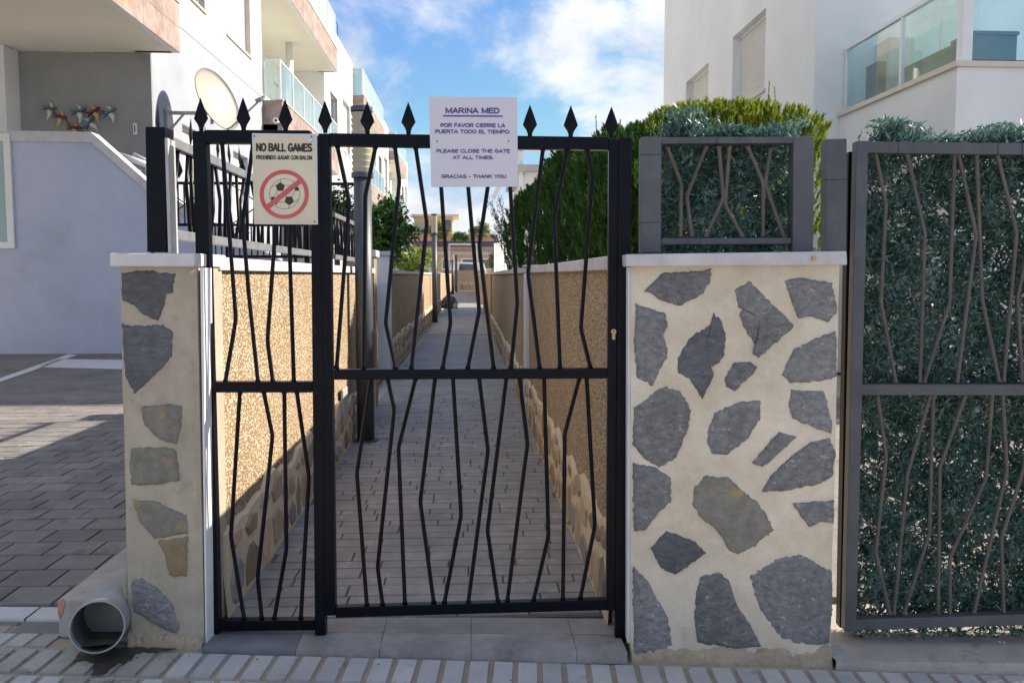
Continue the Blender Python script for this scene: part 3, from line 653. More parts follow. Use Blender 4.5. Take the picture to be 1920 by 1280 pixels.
# ---------------------------------------------------------------- signs
def arc(cx, cy, rx, ry, a0, a1, n=10): return [(cx + rx * math.cos(R_(a0 + (a1 - a0) * k / n)), cy + ry * math.sin(R_(a0 + (a1 - a0) * k / n))) for k in range(n + 1)]
GLYPH = {  # plain bold capitals as strokes, in a box one unit high: (advance, strokes)
 'A': (.78, [[(0.04, 0), (.39, 1), (.74, 0)], [(.16, .30), (.62, .30)]]), 'B': (.70, [[(.08, 0), (.08, 1)], [(.08, 1), (.38, 1)] + arc(.38, .76, .22, .24, 90, -90) + [(.08, .52)], [(.08, .52), (.40, .52)] + arc(.40, .26, .24, .26, 90, -90) + [(.08, 0)]]),
 'C': (.76, [arc(.42, .5, .35, .5, 45, 315, 18)]), 'D': (.76, [[(.08, 0), (.08, 1), (.34, 1)] + arc(.34, .5, .35, .5, 90, -90, 14) + [(.08, 0)]]),
 'E': (.66, [[(.60, 1), (.08, 1), (.08, 0), (.61, 0)], [(.08, .53), (.55, .53)]]), 'F': (.62, [[(.58, 1), (.08, 1), (.08, 0)], [(.08, .52), (.50, .52)]]),
 'G': (.80, [arc(.42, .5, .35, .5, 50, 340, 18) + [(.745, .44), (.45, .44)]]), 'H': (.76, [[(.08, 0), (.08, 1)], [(.68, 0), (.68, 1)], [(.08, .52), (.68, .52)]]),
 'I': (.26, [[(.13, 0), (.13, 1)]]), 'J': (.56, [[(.46, 1), (.46, .25)] + arc(.26, .24, .20, .24, 0, -180, 8)]), 'K': (.76, [[(.08, 0), (.08, 1)], [(.66, 1), (.10, .42)], [(.30, .60), (.70, 0)]]),
 'L': (.62, [[(.08, 1), (.08, 0), (.58, 0)]]), 'M': (.90, [[(.08, 0), (.08, 1)], [(.08, 1), (.45, .08)], [(.45, .08), (.82, 1)], [(.82, 1), (.82, 0)]]), 'N': (.76, [[(.08, 0), (.08, 1)], [(.08, 1), (.68, 0)], [(.68, 0), (.68, 1)]]),
 'O': (.84, [arc(.42, .5, .35, .5, 0, 360, 24)]), 'P': (.68, [[(.08, 0), (.08, 1), (.38, 1)] + arc(.38, .71, .24, .29, 90, -90) + [(.08, .42)]]),
 'R': (.76, [[(.08, 0), (.08, 1), (.40, 1)] + arc(.40, .73, .24, .27, 90, -90) + [(.08, .46)], [(.40, .46), (.70, 0)]]),
 'S': (.70, [arc(.35, .75, .27, .25, 35, 200, 10) + arc(.35, .26, .29, .26, 110, -155, 14)]), 'T': (.66, [[(.03, 1), (.63, 1)], [(.33, 1), (.33, 0)]]),
 'U': (.76, [[(.08, 1), (.08, .32)] + arc(.38, .32, .30, .32, 180, 360, 12) + [(.68, 1)]]), 'V': (.74, [[(.04, 1), (.37, 0), (.70, 1)]]), 'Y': (.72, [[(.04, 1), (.36, .45), (.68, 1)], [(.36, .45), (.36, 0)]]),
 '.': (.28, [[(.13, 0), (.13, .10)]]), '-': (.42, [[(.06, .42), (.36, .42)]]), ' ': (.34, [])}
def lettering(txt, bx, a, m, parent, w=.19, name='lettering'):
    """capitals drawn as flat printed strokes inside the given box"""
    adv = sum(GLYPH[c][0] + .07 for c in txt) - .07; H = bx[3] - bx[1]; sx = (bx[2] - bx[0]) / adv; x = 0; b = MB(); cnt = 0
    sl = bx[4] if len(bx) > 4 else 0
    for c in txt:
        ad, st = GLYPH[c]
        for path_ in st:
            pts = [(bx[0] + (x + px) * sx, bx[3] - H * (w / 2 + py * (1 - w))) for px, py in path_]
            hw = H * w / 2
            for p, q in zip(pts[:-1], pts[1:]):
                d = Vector((q[0] - p[0], q[1] - p[1]))
                if d.length < 1e-4: continue
                d.normalize(); n_ = Vector((-d.y, d.x)) * hw; e = d * hw * .75; cnt += 1; dz = a - (cnt % 7) * .00006
                cs = [(p[0] - e.x + n_.x, p[1] - e.y + n_.y), (q[0] + e.x + n_.x, q[1] + e.y + n_.y), (q[0] + e.x - n_.x, q[1] + e.y - n_.y), (p[0] - e.x - n_.x, p[1] - e.y - n_.y)]
                b.add([G(u, v + sl * (u - bx[0]) / (bx[2] - bx[0]), dz) for u, v in cs], [(0, 1, 2, 3)])
        x += ad + .07
    return b.build(name, m, parent)
def flat(poly, a, m, parent, name, th=.0006): return MB().prism([G(x, y, a) for x, y in poly], FN * th).build(name, m, parent)
SA = GA - .026
s1 = thing('notice_sign', 'square white notice with purple lettering hung on the gate top rail', 'sign', G(888, 266, SA))
MB().prism([G(x, y, SA) for x, y in [(804.3, 181), (969.5, 183), (971.3, 350), (808.5, 350.8)]], FN * .003).build('board', 'sign_white', s1)
for t, bx in (("MARINA MED", (835.5, 201.8, 936.2, 212.8, .6)), ("POR FAVOR CIERRE LA", (826, 231, 947, 238.7, .6)), ("PUERTA TODO EL TIEMPO.", (816, 243, 957.5, 250.4, .6)),
              ("PLEASE CLOSE THE GATE", (818.5, 279.6, 956, 286.6, .3)), ("AT ALL TIMES.", (849, 291.8, 926, 298.6, .3)), ("GRACIAS - THANK YOU", (827.6, 327.4, 949, 334.3, 0))):
    lettering(t, bx, SA - .0012, 'print_purple', s1, .215)
flat([(830.5, 216.2), (942.4, 216.8), (942.4, 219.4), (830.5, 218.8)], SA - .0012, 'print_purple', s1, 'underline')
for x in (820, 953.5): MB().tube([G(x, 265, SA) - FN * .003, G(x, 265, SA)], .0028, 8).build('screw', 'screw', s1)
SB = GA - .027
s2 = thing('warning_sign', 'weathered cream no ball games sign on the narrow panel', 'sign', G(534, 335, SB))
MB().prism([G(x, y, SB) for x, y in [(472.5, 250), (594.4, 251.3), (596, 421), (476.3, 420.3)]], FN * .003).build('backing_plate', 'sign_plate', s2)
pp = [(150,215),(170,185),(195,152),(320,146),(500,150),(640,160),(735,172),(770,205),(800,230),(838,240),(852,330),(868,700),(884,1150),(160,1152),(148,500)]
flat([(450 + x / 6.095, 230 + y / 6.095) for x, y in pp], SB - .001, 'sign_paper', s2, 'paper', .0007)
pk = [(735,172),(770,205),(800,232),(822,205),(835,186),(790,172)]
MB().prism([G(450 + x / 6.095, 230 + y / 6.095, SB - .001 - (.006 if i in (3, 4) else .0008)) for i, (x, y) in enumerate(pk)], FN * .0006).build('curled_corner', 'paper_peel', s2)
lettering("NO BALL GAMES", (480.8, 268.2, 584.5, 284.2, .9), SB - .0022, 'print_black', s2, .20)
lettering("PROHIBIDO JUGAR CON BALON", (480.5, 291, 584.9, 299, .9), SB - .0022, 'print_black', s2, .18)
def ring(cx, cy, ro, ri, a, m, parent, name, seg=64):
    b = MB(); vs = []
    for k in range(seg):
        an = 2 * math.pi * k / seg
        for r in (ro, ri): vs.append(G(cx + r * math.cos(an), cy + r * math.sin(an), a))
    for k in range(seg): j = (k + 1) % seg; b.f.append((2 * k, 2 * j, 2 * j + 1, 2 * k + 1))
    b.v = [tuple(v) for v in vs]; return b.build(name, m, parent)
bc = (533.7, 363.7); 
ring(*bc, 28.6, 27.9, SB - .0017, 'print_line', s2, 'ball_outline')
def pent(cx, cy, r, rot, a=SB - .0018): return [(cx + r * math.cos(R_(rot + 72 * k)), cy + r * math.sin(R_(rot + 72 * k))) for k in range(5)]
flat(pent(525.4, 350.6, 9, -90), SB - .0018, 'print_black', s2, 'ball_patch', .0003)
flat(pent(542.2, 376, 9, 90), SB - .0018, 'print_black', s2, 'ball_patch', .0003)
flat([(552.5, 353), (556.5, 349.8), (559, 352), (560.3, 357.5), (553, 358)], SB - .0018, 'print_black', s2, 'ball_patch', .0003)
flat([(508.7, 369.2), (514.5, 369.4), (514.8, 374.4), (510, 376.8), (508.2, 374)], SB - .0018, 'print_black', s2, 'ball_patch', .0003)
flat([(515.5, 382), (520.5, 378.5), (519, 384)], SB - .0018, 'print_black', s2, 'ball_patch', .0003)
for (p, q) in (((525.4, 341.6), (526, 336)), ((534, 347.8), (551, 347.5)), ((530.7, 357.9), (541, 364)), ((520.1, 357.9), (515, 369)), ((516.8, 347.8), (509, 350)), ((533.6, 378.8), (519, 379)),
               ((550.8, 378.8), (559, 374)), ((536.9, 368.7), (520, 365)), ((547.5, 368.7), (553, 358)), ((542.2, 385), (541, 391.5)), ((551, 347.5), (555, 350))):
    d = Vector((q[0] - p[0], q[1] - p[1])).normalized() * .35; sm = MB(); sm.prism([G(p[0] - d.y, p[1] + d.x, SB - .0017), G(q[0] - d.y, q[1] + d.x, SB - .0017), G(q[0] + d.y, q[1] - d.x, SB - .0017), G(p[0] + d.y, p[1] - d.x, SB - .0017)], FN * .0002); sm.build('ball_seam', 'print_line', s2)
ring(532.9, 364.5, 46, 38.5, SB - .0022, 'print_red', s2, 'red_ring')
d = Vector((48.5, 60.5)).normalized() * 4.7
flat([(502.5 - d.x, 387.5 - d.y), (563 - d.x, 339 - d.y), (563 + d.x, 339 + d.y), (502.5 + d.x, 387.5 + d.y)], SB - .0025, 'print_red', s2, 'red_slash', .0003)
for x, y in ((477, 255.5), (584.5, 256.2), (590, 415.8)): MB().tube([G(x, y, SB) - FN * .004, G(x, y, SB)], .0032, 8).build('screw', 'screw', s2)
# ================================================================== RIGHT FENCE PANELS
fp = thing('small_fence', 'small grey metal railing panel standing on the right stone pillar', 'fence panel', G(1360, 470, PA + .12))
FA = PA + .12
gbeam(1219, 259, 1218, 474, .084, .07, 'post', 'grey_metal', fp, a=FA)
gbeam(1502, 259, 1500.5, 472, .084, .07, 'post', 'grey_metal', fp, a=FA)
gbeam(1238, 265.5, 1484, 264.5, .026, .06, 'rail', 'grey_metal', fp, a=FA)
gbeam(1238, 453, 1482, 452, .026, .045, 'rail', 'grey_metal', fp, a=FA)
PB = [[(130,705),(198,880),(195,1140)], [(320,700),(225,940),(250,1140)], [(378,700),(400,950),(315,1140)], [(430,700),(408,980),(495,1140)], [(515,700),(592,880),(590,1140)], [(628,710),(600,880),(692,1140)]]
for b in PB: gtube(bendy([(1200 + x / 2.56, y / 2.56) for x, y in b]), .0085, 'bar', 'rust_bar', fp, a=FA)
for y in (292, 418): gbeam(1219 - (1 if y > 400 else 0), y - .6, 1219 - (1 if y > 400 else 0), y + .6, .0865, .0725, 'joint_band', 'dark_inside', fp, a=FA, bevel=0)
gbeam(1341.6, 259.5, 1341.6, 272, .003, .063, 'joint_band', 'dark_inside', fp, a=FA, bevel=0)
po = thing('fence_post', 'short grey square post on the right end of the stone pillar', 'post', G(1563, 471, FA))
gbeam(1563, 263, 1562, 473, .082, .075, 'post_shaft', 'grey_metal', po, a=FA)
gbeam(1563, 338, 1563, 339.4, .0845, .0775, 'joint_band', 'dark_inside', po, a=FA, bevel=0)
DA = PA + .13
dg_ = thing('driveway_gate', 'large dark grey driveway gate with rusty bent bars', 'gate', G(1700, 1178, DA))
gbeam(1613, 266, 1591, 1180, .048, .05, 'stile', 'grey_metal', dg_, a=DA)
rx = 2600
gbeam(1623, 277.5, 2500, 288, .046, .05, 'rail', 'grey_metal', dg_, a=DA)
gbeam(1611, 729, 2500, 729.5, .046, .05, 'rail', 'grey_metal', dg_, a=DA)
gbeam(1600, 1167, 2460, 1140, .048, .05, 'rail', 'grey_metal', dg_, a=DA)
gbeam(2490, 282, 2440, 1141, .048, .05, 'stile', 'grey_metal', dg_, a=DA)
RB = [[(240,205),(287,430),(265,870),(333,1232)], [(380,205),(460,560),(437,1230)], [(592,205),(570,870),(455,1230)], [(608,205),(688,570),(603,1230)], [(690,205),(703,560),(715,860),(792,1226)],
      [(780,205),(868,560),(810,1226)], [(935,205),(905,700),(872,850),(893,1226)]]
RB2 = [[(232,86),(268,340),(225,740),(285,998)], [(452,86),(355,420),(300,998)], [(463,86),(447,660),(340,998)], [(597,86),(490,390),(483,998)], [(708,83),(682,430),(532,760),(532,998)],
       [(750,83),(768,400),(630,996)], [(880,83),(838,390),(745,680),(755,994)]]
for b in RB: gtube(bendy([(1540 + x / 2.371, 200 + y / 2.371) for x, y in b]), .008, 'bar', 'rust_bar', dg_, a=DA)
for b in RB2: gtube(bendy([(1540 + x / 2.208, 700 + y / 2.208) for x, y in b]), .008, 'bar', 'rust_bar', dg_, a=DA)
for k in range(9):     # the leaf goes on outside the picture
    x = 1945 + k * 60
    gtube(bendy([(x, 288), (x + random.uniform(-20, 20), 480), (x + random.uniform(-30, 30), 724)]), .0105, 'bar', 'rust_bar', dg_, a=DA)
    gtube(bendy([(x, 734), (x + random.uniform(-20, 20), 900), (x - 30 + random.uniform(-30, 30), 1154)]), .0105, 'bar', 'rust_bar', dg_, a=DA)
for x in (1679.5, 1865, 1910): gbeam(x, 266.5 + (x - 1613) * .012, x, 289 + (x - 1613) * .012, .003, .0525, 'joint_band', 'dark_inside', dg_, a=DA, bevel=0)
gbeam(1594, 286, 1577, 1172, .03, .05, 'gate_jamb', 'post_metal', None, a=DA + .09)
tag(bpy.data.objects['gate_jamb'], 'slim black upright in the gap behind the driveway gate frame', 'post')
# artificial leaf screens
def screen(name, label, pxr, a, dens, fringe_top, fringe_bot, ragged=1., thick=.07):
    x0, y0, x1, y1 = pxr
    A = G(x0, y1, a); B = G(x1, y1, a); Cc = G(x0, y0, a); w = (B - A).length; h = (Cc - A).z
    root = thing(name, label, 'artificial hedge', A)
    n = int(w * h * dens)
    ns = max(8, n // 34); su, sv, sdp = rng.random(ns) * w, rng.random(ns) * h, rng.normal(0, thick * .35, ns); si = rng.integers(0, ns, n)   # sprigs
    du_, dv_ = rng.normal(0, .024, n), rng.normal(0, .024, n); loose = rng.random(n) < .25
    u = np.where(loose, rng.random(n) * w, np.clip(su[si] + du_, 0, w)); v = np.where(loose, rng.random(n) * h, np.clip(sv[si] + dv_, 0, h))
    dd = np.where(loose, rng.normal(.015, thick * .3, n), sdp[si] + 14 * (du_ ** 2 + dv_ ** 2) - .012)
    keep = (np.sin(u * 23 + 3 * np.sin(v * 11)) + np.sin(v * 31 + 2 * np.sin(u * 17)) + rng.normal(0, 1.0, n)) > -1.12
    # tufts standing above and hanging below the frame
    nt_ = int(w * 40); tu = rng.random(nt_) * w; per = 95
    hump = .5 + .5 * np.sin(tu * 9.0 + 1.3) * np.sin(tu * 4.1 + .4)
    tu2 = np.repeat(tu, per) + rng.normal(0, .034, nt_ * per); tv2 = h + np.minimum(np.abs(rng.normal(0, 1, nt_ * per)), 2.0) * np.repeat(fringe_top * (.25 + .75 * hump), per) * .42
    bu = rng.random(nt_ * 12) * w; bv = -np.abs(rng.normal(0, fringe_bot * .5, nt_ * 12))
    if fringe_bot <= 0: bu = bu[:0]; bv = bv[:0]
    U = np.concatenate([u[keep], tu2, bu]); V = np.concatenate([v[keep], tv2, bv]); D = np.concatenate([dd[keep], rng.normal(-.01, .035, len(tu2)), rng.normal(0, .02, len(bu))])
    fu = np.array(FU); fn = np.array(FN); z = np.array([0, 0, 1.])
    # the picture's frame edges are not perfectly plumb; follow the quad
    pos = np.array(A) + U[:, None] * fu + V[:, None] * z + D[:, None] * fn
    pos[:, 2] += 0
    m = len(U); ax = fu * rng.normal(0, .8, (m, 1)) + z * rng.normal(-.1, .55, (m, 1)) + fn * rng.normal(-.35, .5, (m, 1))
    nk = int(keep.sum()); rad_ = fu * du_[keep][:, None] + z * dv_[keep][:, None]; rad_ /= np.maximum(np.linalg.norm(rad_, axis=1, keepdims=True), 1e-6)
    ax[:nk] = np.where(loose[keep][:, None], ax[:nk], rad_ * 1.0 - fn * .45 + rng.normal(0, .28, (nk, 3)))
    top = V > h; ax[top] += z * .9
    nr = unit(rng.normal(0, .6, (m, 3)) - fn)
    leaves('leaf', pos, ax, nr, rng.uniform(.024, .044, m), rng.uniform(.007, .0105, m), 'leaf_fake', root, .12)['kind'] = 'stuff'
    nb = int(w * h * 4600); pb = np.array(A) + (rng.random(nb) * w)[:, None] * fu + (rng.random(nb) * h)[:, None] * z + (rng.normal(.05, .012, nb))[:, None] * fn
    leaves('dry_leaf', pb, rng.normal(0, 1, (nb, 3)) * np.array([1, .3, 1]), unit(rng.normal(0, .3, (nb, 3)) - fn), rng.uniform(.03, .06, nb), rng.uniform(.009, .016, nb), 'leaf_dry', root, .1)['kind'] = 'stuff'
    # brown plastic twigs holding the leaves
    tw = MB()
    for k in range(int(w * 16)):
        uu = random.random() * w; vv = random.random() * h; p = A + FU * uu + Vector((0, 0, vv)) + FN * .02
        tw.tube([p, p + FU * random.uniform(-.2, .2) + Vector((0, 0, random.uniform(-.06, .06)))], .0018, 4)
    stuff(tw.build('twig', 'bark', root)); return root
screen('leaf_screen', 'blue-green artificial leaf screen behind the bars of the small panel', (1236, 262, 1486, 474), FA + .065, 42000, .17, .0)
screen('leaf_screen', 'large blue-green artificial leaf screen behind the driveway gate', (1588, 274, 2250, 1176), DA + .085, 36000, .15, .06)
# ================================================================== ALLEY WALLS
def plinth(x, y0, y1, h, sgn, parent, zb=0., far=False):
    """strip of rubble stone along the foot of a wall: mortar with an uneven top, stones standing proud"""
    n = int((y1 - y0) / .09); b = MB(); vs = []
    tops = []; cur = h
    for i in range(n + 1):
        if i % 3 == 0: cur = h + random.uniform(-.05, .055)
        tops.append(cur + random.uniform(-.008, .008))
    for i in range(n + 1):
        y = y0 + (y1 - y0) * i / n
        vs += [(x, y, zb - .02), (x, y, tops[i] - .012), (x - sgn * .022, y, tops[i]), (x - sgn * .03, y, tops[i])]
    fs = []
    for i in range(n):
        for k in range(3):
            q = (4 * i + k, 4 * i + k + 1, 4 * i + 5 + k, 4 * i + 4 + k); fs.append(q if sgn < 0 else q[::-1])
    fs += [(0, 1, 2, 3), (4 * n + 3, 4 * n + 2, 4 * n + 1, 4 * n)]
    b.add(vs, fs).build('plinth_mortar', 'plinth_mortar', parent)
    y = y0 + .03; cnt = 0; rest = MB()
    while y < y1 - .2:
        w = random.uniform(.15, .30); z = .01; i0 = min(n, int((y + w / 2 - y0) / (y1 - y0) * n)); ht = tops[i0]
        while z < ht - .09:
            hh = random.uniform(.14, .30); z1 = min(z + hh, ht - .018)
            if z1 - z > .06:
                cy_, cz_ = y + w / 2, (z + z1) / 2; k = random.randint(5, 7); rot = random.uniform(0, 6.28)
                poly = []
                for j in range(k):
                    an = rot + 2 * math.pi * j / k + random.uniform(-.25, .25); r = random.uniform(.78, 1.15)
                    yy = max(-.5, min(.5, .56 * math.cos(an) * r)); zq = max(-.5, min(.5, .58 * math.sin(an) * r))
                    poly.append((x - sgn * .004, cy_ + yy * (w - .022), cz_ + zq * (z1 - z - .018)))
                t = MB().prism(poly, (sgn * .010 + sgn * random.uniform(0, .009), 0, 0), inset=.016)
                cnt += 1
                if cnt <= 150 and not far: t.build('stone', random.choice(('plinth_stone', 'plinth_stone', 'plinth_grey', 'plinth_tan')), parent)
                else: rest.add(t.v, t.f)
            z = z1 + .012
        y += w + .008
    if rest.v: stuff(rest.build('stone', 'plinth_stone', parent))
def capstones(x0, x1, y0, y1, z0, z1, parent, step=2.4):
    y = y0
    while y < y1 - .05:
        e = min(y + step, y1); box('cap', 'cap_stone', parent, x0, x1, y + .003, e - .003, z0 + random.uniform(-.002, .002), z1 + random.uniform(-.003, .003), bevel=.006); y = e
wl = thing('alley_wall', 'pebble-dashed left alley wall with the black railing on top', 'wall', (-1.25, 6.8, 0))
box('wall_body', 'pebble_dash', wl, -1.40, -1.115, 3.79, 9.95, -.02, 1.572)
capstones(-1.43, -1.085, 3.80, 9.97, 1.572, 1.632, wl)
plinth(-1.092, 3.80, 9.9, .44, 1, wl)
box('end_block', 'pebble_dash', wl, -1.44, -1.10, 9.96, 10.28, -.02, 1.76)
box('end_cap', 'cap_stone', wl, -1.47, -1.07, 9.93, 10.31, 1.762, 1.84, bevel=.006)
MB().box(-1.09, -1.07, 7.23, 7.50, .28, .58).build('meter_hatch', 'galvanised', wl, bevel=.004)
wr = thing('alley_wall', 'pebble-dashed right alley wall below the cypresses', 'wall', (.78, 6, 0))
box('wall_body', 'pebble_dash', wr, .632, .90, 3.62, 24, -.02, 1.572)
capstones(.60, .93, 3.64, 24, 1.572, 1.635, wr, 2.55)
plinth(.608, 3.66, 24, .43, -1, wr)
box('pilaster', 'white_worn', wr, .598, .70, 9.0, 9.42, .0, 1.571, bevel=.004)
box('pilaster_cap', 'cap_stone', wr, .585, .94, 8.98, 9.44, 1.6375, 1.66, bevel=.004)
wl2 = thing('alley_wall', 'plain far left alley wall below the citrus tree', 'wall', (-1.4, 20, 0))
box('wall_body', 'pebble_far', wl2, -1.55, -1.272, 14.1, 38, -.02, 1.575)
capstones(-1.58, -1.245, 14.12, 38, 1.575, 1.632, wl2, 3.2)
plinth(-1.25, 14.1, 38, .5, 1, wl2)
box('gate_pilaster', 'white_worn', wl2, -1.56, -1.27, 13.72, 14.09, 0, 1.86, bevel=.004)
box('pilaster_cap', 'cap_stone', wl2, -1.62, -1.21, 13.68, 14.13, 1.862, 1.93, bevel=.006)
wr2 = thing('alley_wall', 'sunlit far right alley wall beyond the white fence', 'wall', (.78, 40, 0))
box('wall_body', 'pebble_far', wr2, .60, .90, 24.02, 38, -.02, 1.575); capstones(.57, .93, 24.02, 38, 1.575, 1.635, wr2, 3.2)
wl3 = thing('alley_wall', 'left alley wall beyond the dark bag', 'wall', (-1.5, 60, 0))
box('wall_body', 'pebble_far', wl3, -1.80, -1.5, 43, 84, -.02, 1.6); capstones(-1.83, -1.47, 43, 84, 1.6, 1.66, wl3, 6)
wr3 = thing('alley_wall', 'right alley wall near the far end', 'wall', (.7, 70, 0))
box('wall_body', 'pebble_far', wr3, .6, .9, 48, 84, -.02, 1.575); capstones(.57, .93, 48, 84, 1.575, 1.635, wr3, 6)
we = thing('end_wall', 'brown wall closing the far end of the alley', 'wall', (0, 86, 0))
box('wall_body', 'pebble_far', we, -2.6, 1.6, 86, 86.3, -.02, 2.05); plinth_m = MB().box(-2.6, 1.6, 85.96, 85.997, -.02, .9).build('plinth', 'plinth_stone', we)
for k in range(16):
    x = -2.5 + k * .26; p = [(x + random.uniform(-.05, .05) + .13 * math.cos(t * 1.05), 85.962, .4 + random.uniform(-.1, .1) + .3 * math.sin(t * 1.05)) for t in range(6)]
    MB().prism(p, (0, -.015, 0), inset=.02).build('stone', 'plinth_stone', we)
# garden gate between the two left walls
gg = thing('garden_gate', 'narrow dark garden gate standing open in the left wall', 'gate', (-1.36, 13.4, 0))
box('leaf', 'black_metal', gg, -1.62, -1.575, 12.6, 13.66, .05, 1.45, bevel=.004); box('hinge_post', 'black_metal', gg, -1.63, -1.56, 13.66, 13.715, .0, 1.5)
# ================================================================== LEFT RAILING ON THE WALL
XR = -1.255
rl = thing('wall_railing', 'black spiked railing along the top of the left alley wall', 'railing', (XR, 3.6, 1.63))
pc = G(300, 355, 3.56)
MB().beam(G(299, 241, 3.56), G(302, 473, 3.56), .082, .082).build('post', 'post_metal', rl, bevel=.003)
box('post_cap', 'post_metal', rl, pc.x - .03, pc.x + .03, pc.y - .03, pc.y + .03, 2.105, 2.128)
px_ = pc.x + .042
MB().box(px_ + .0005, px_ + .012, 3.60, 3.69, 1.642, 2.108).build('lit_side', 'galvanised', rl)  # pale plate added to the post, stands in for sunlight on its right side
YE = 9.9
MB().box(XR - .022, XR + .022, 3.695, YE, 2.085, 2.128).build('rail', 'rail_grey', rl, bevel=.003)
MB().box(XR - .022, XR + .022, 3.695, YE, 1.70, 1.742).build('rail', 'rail_grey', rl, bevel=.003)
MB().box(XR - .018, XR + .018, YE, YE + .04, 1.64, 2.2).build('post', 'black_metal', rl)
MB().box(XR - .018, XR + .018, 6.7, 6.74, 1.64, 2.085).build('post', 'black_metal', rl)
y = 3.78
while y < YE - .08:
    j1 = random.uniform(-.05, .05); j0 = random.uniform(-.05, .05); k = random.uniform(-.05, .05); zk = random.uniform(1.85, 2.0)
    MB().tube([(XR, y + j0, 1.74), (XR, y + k, zk), (XR, y + j1, 2.086)], .009, 6).build('bar', 'black_metal', rl, smooth=True); y += .118
y = 3.98; i = 0
def sidespear(y, parent, z=2.127, s=.135, hw=.031, x=XR, nm='spearhead'):
    pts = [(0, 0), (.30, 0), (.34, .10), (.5, .20), (.78, .29), (1, .37), (.5, .70), (0, 1)]; ring_ = pts + [(-a, b) for a, b in pts[-2:0:-1]]
    ln = random.uniform(-.006, .006)
    vs = [(x + ln * w, y + u * hw, z + w * s) for u, w in ring_]; n = len(vs)
    fs = []
    for i in range(n): fs.append((i, (i + 1) % n, n)); fs.append(((i + 1) % n, i, n + 1))
    return MB().add(vs + [(x + .007, y, z + .36 * s), (x - .007, y, z + .36 * s)], fs).build(nm, 'black_metal', parent)
while y < YE: sidespear(y, rl); y += .21
sidespear(pc.y, rl, 2.128, x=pc.x)
# ------------------------------------------------------------------ black garden fence across the left garden
gf = thing('garden_fence', 'black garden fence with dense upright bars across the left garden', 'fence', (-3.6, 15.5, 0))
Yf = 15.5
for z, x1 in ((3.17, -2.0), (2.44, -1.7), (1.88, -1.7)): MB().box(-5.6, x1, Yf - .02, Yf + .02, z - .025, z + .025).build('rail', 'black_metal', gf)
x = -5.55
while x < -1.72:
    MB().box(x - .011, x + .011, Yf - .011, Yf + .011, 1.855 if x > -4.7 else 2.415, 2.415 if x > -4.7 else 3.145).build('bar', 'black_metal', gf); x += .105
for x in (-5.6, -4.3, -3.1, -2.0): MB().box(x - .025, x + .025, Yf - .0215, Yf + .0215, 0, 3.2).build('post', 'black_metal', gf)
for x in (-5.0, -3.7, -2.55):
    for s in (-1, 1): MB().tube([(x - .5 * s, Yf + .006 * s, 2.46), (x + .5 * s, Yf + .006 * s, 3.15)], .011, 6).build('brace', 'black_metal', gf)
for x in (-5.1, -4.0, -2.7):
    MB().prism([(x, Yf - .03, 3.25), (x + .07, Yf - .03, 3.38), (x, Yf - .03, 3.62), (x - .07, Yf - .03, 3.38)], (0, .02, 0)).build('spearhead', 'black_metal', gf)
# ================================================================== LEFT APARTMENTS
XF = -7.1; XB = -6.44
def wall_x(x, y0, y1, z0, z1, holes, th):
    ys = sorted({y0, y1} | {v for h in holes for v in h[:2]}); zs = sorted({z0, z1} | {v for h in holes for v in h[2:]}); b = MB()
    for i in range(len(ys) - 1):
        for j in range(len(zs) - 1):
            ym = (ys[i] + ys[i + 1]) / 2; zm = (zs[j] + zs[j + 1]) / 2
            if any(h[0] < ym < h[1] and h[2] < zm < h[3] for h in holes): continue
            b.box(min(x, x + th), max(x, x + th), ys[i], ys[i + 1], zs[j], zs[j + 1])
    return b
def shutter_x(x, y0, y1, z0, z1, parent, s, pitch=.055):
    b = MB(); z = z0
    while z < z1 - .005:
        e = min(z + pitch, z1); b.add([(x, y0, z), (x, y1, z), (x + s * .012, y1, z + pitch * .3), (x + s * .012, y0, z + pitch * .3), (x, y1, e), (x, y0, e)], [(0, 1, 2, 3), (3, 2, 4, 5)]); z = e
    return b.build('shutter', 'shutter', parent)
def window_x(x, y0, y1, z0, z1, parent, s, kind, depth=.22):
    """window in a wall facing +X (s=1) or -X (s=-1): frame, sill, shutter or pane"""
    xi = x - s * depth
    fr = MB(); w = .06
    for a in ((y0, y0 + w, z0, z1), (y1 - w, y1, z0, z1), (y0 + w, y1 - w, z1 - w, z1), (y0 + w, y1 - w, z0, z0 + w)): fr.box(min(xi, xi + s * .06), max(xi, xi + s * .06), a[0] + .002, a[1] - .002, a[2] + .002, a[3] - .002)
    f = fr.build('window_frame', 'white_lacquer', parent)
    MB().box(min(xi, x + s * .05), max(xi, x + s * .05), y0 - .06, y1 + .06, z0 - .06, z0 + .001).build('sill', 'marble_sill', f, bevel=.005)
    if kind == 'shutter': shutter_x(xi + s * .028, y0 + .05, y1 - .05, z0 + .02, z1 - .05, f, s)
    else:
        MB().box(min(xi, xi + s * .02), max(xi, xi + s * .02), y0 + w, y1 - w, z0 + w, z1 - w).build('pane', 'window_glass', f)
        MB().box(min(xi, xi + s * .055), max(xi, xi + s * .055), (y0 + y1) / 2 - .04, (y0 + y1) / 2 + .04, z0 + w, z1 - w).build('mullion', 'white_lacquer', f)
    return f
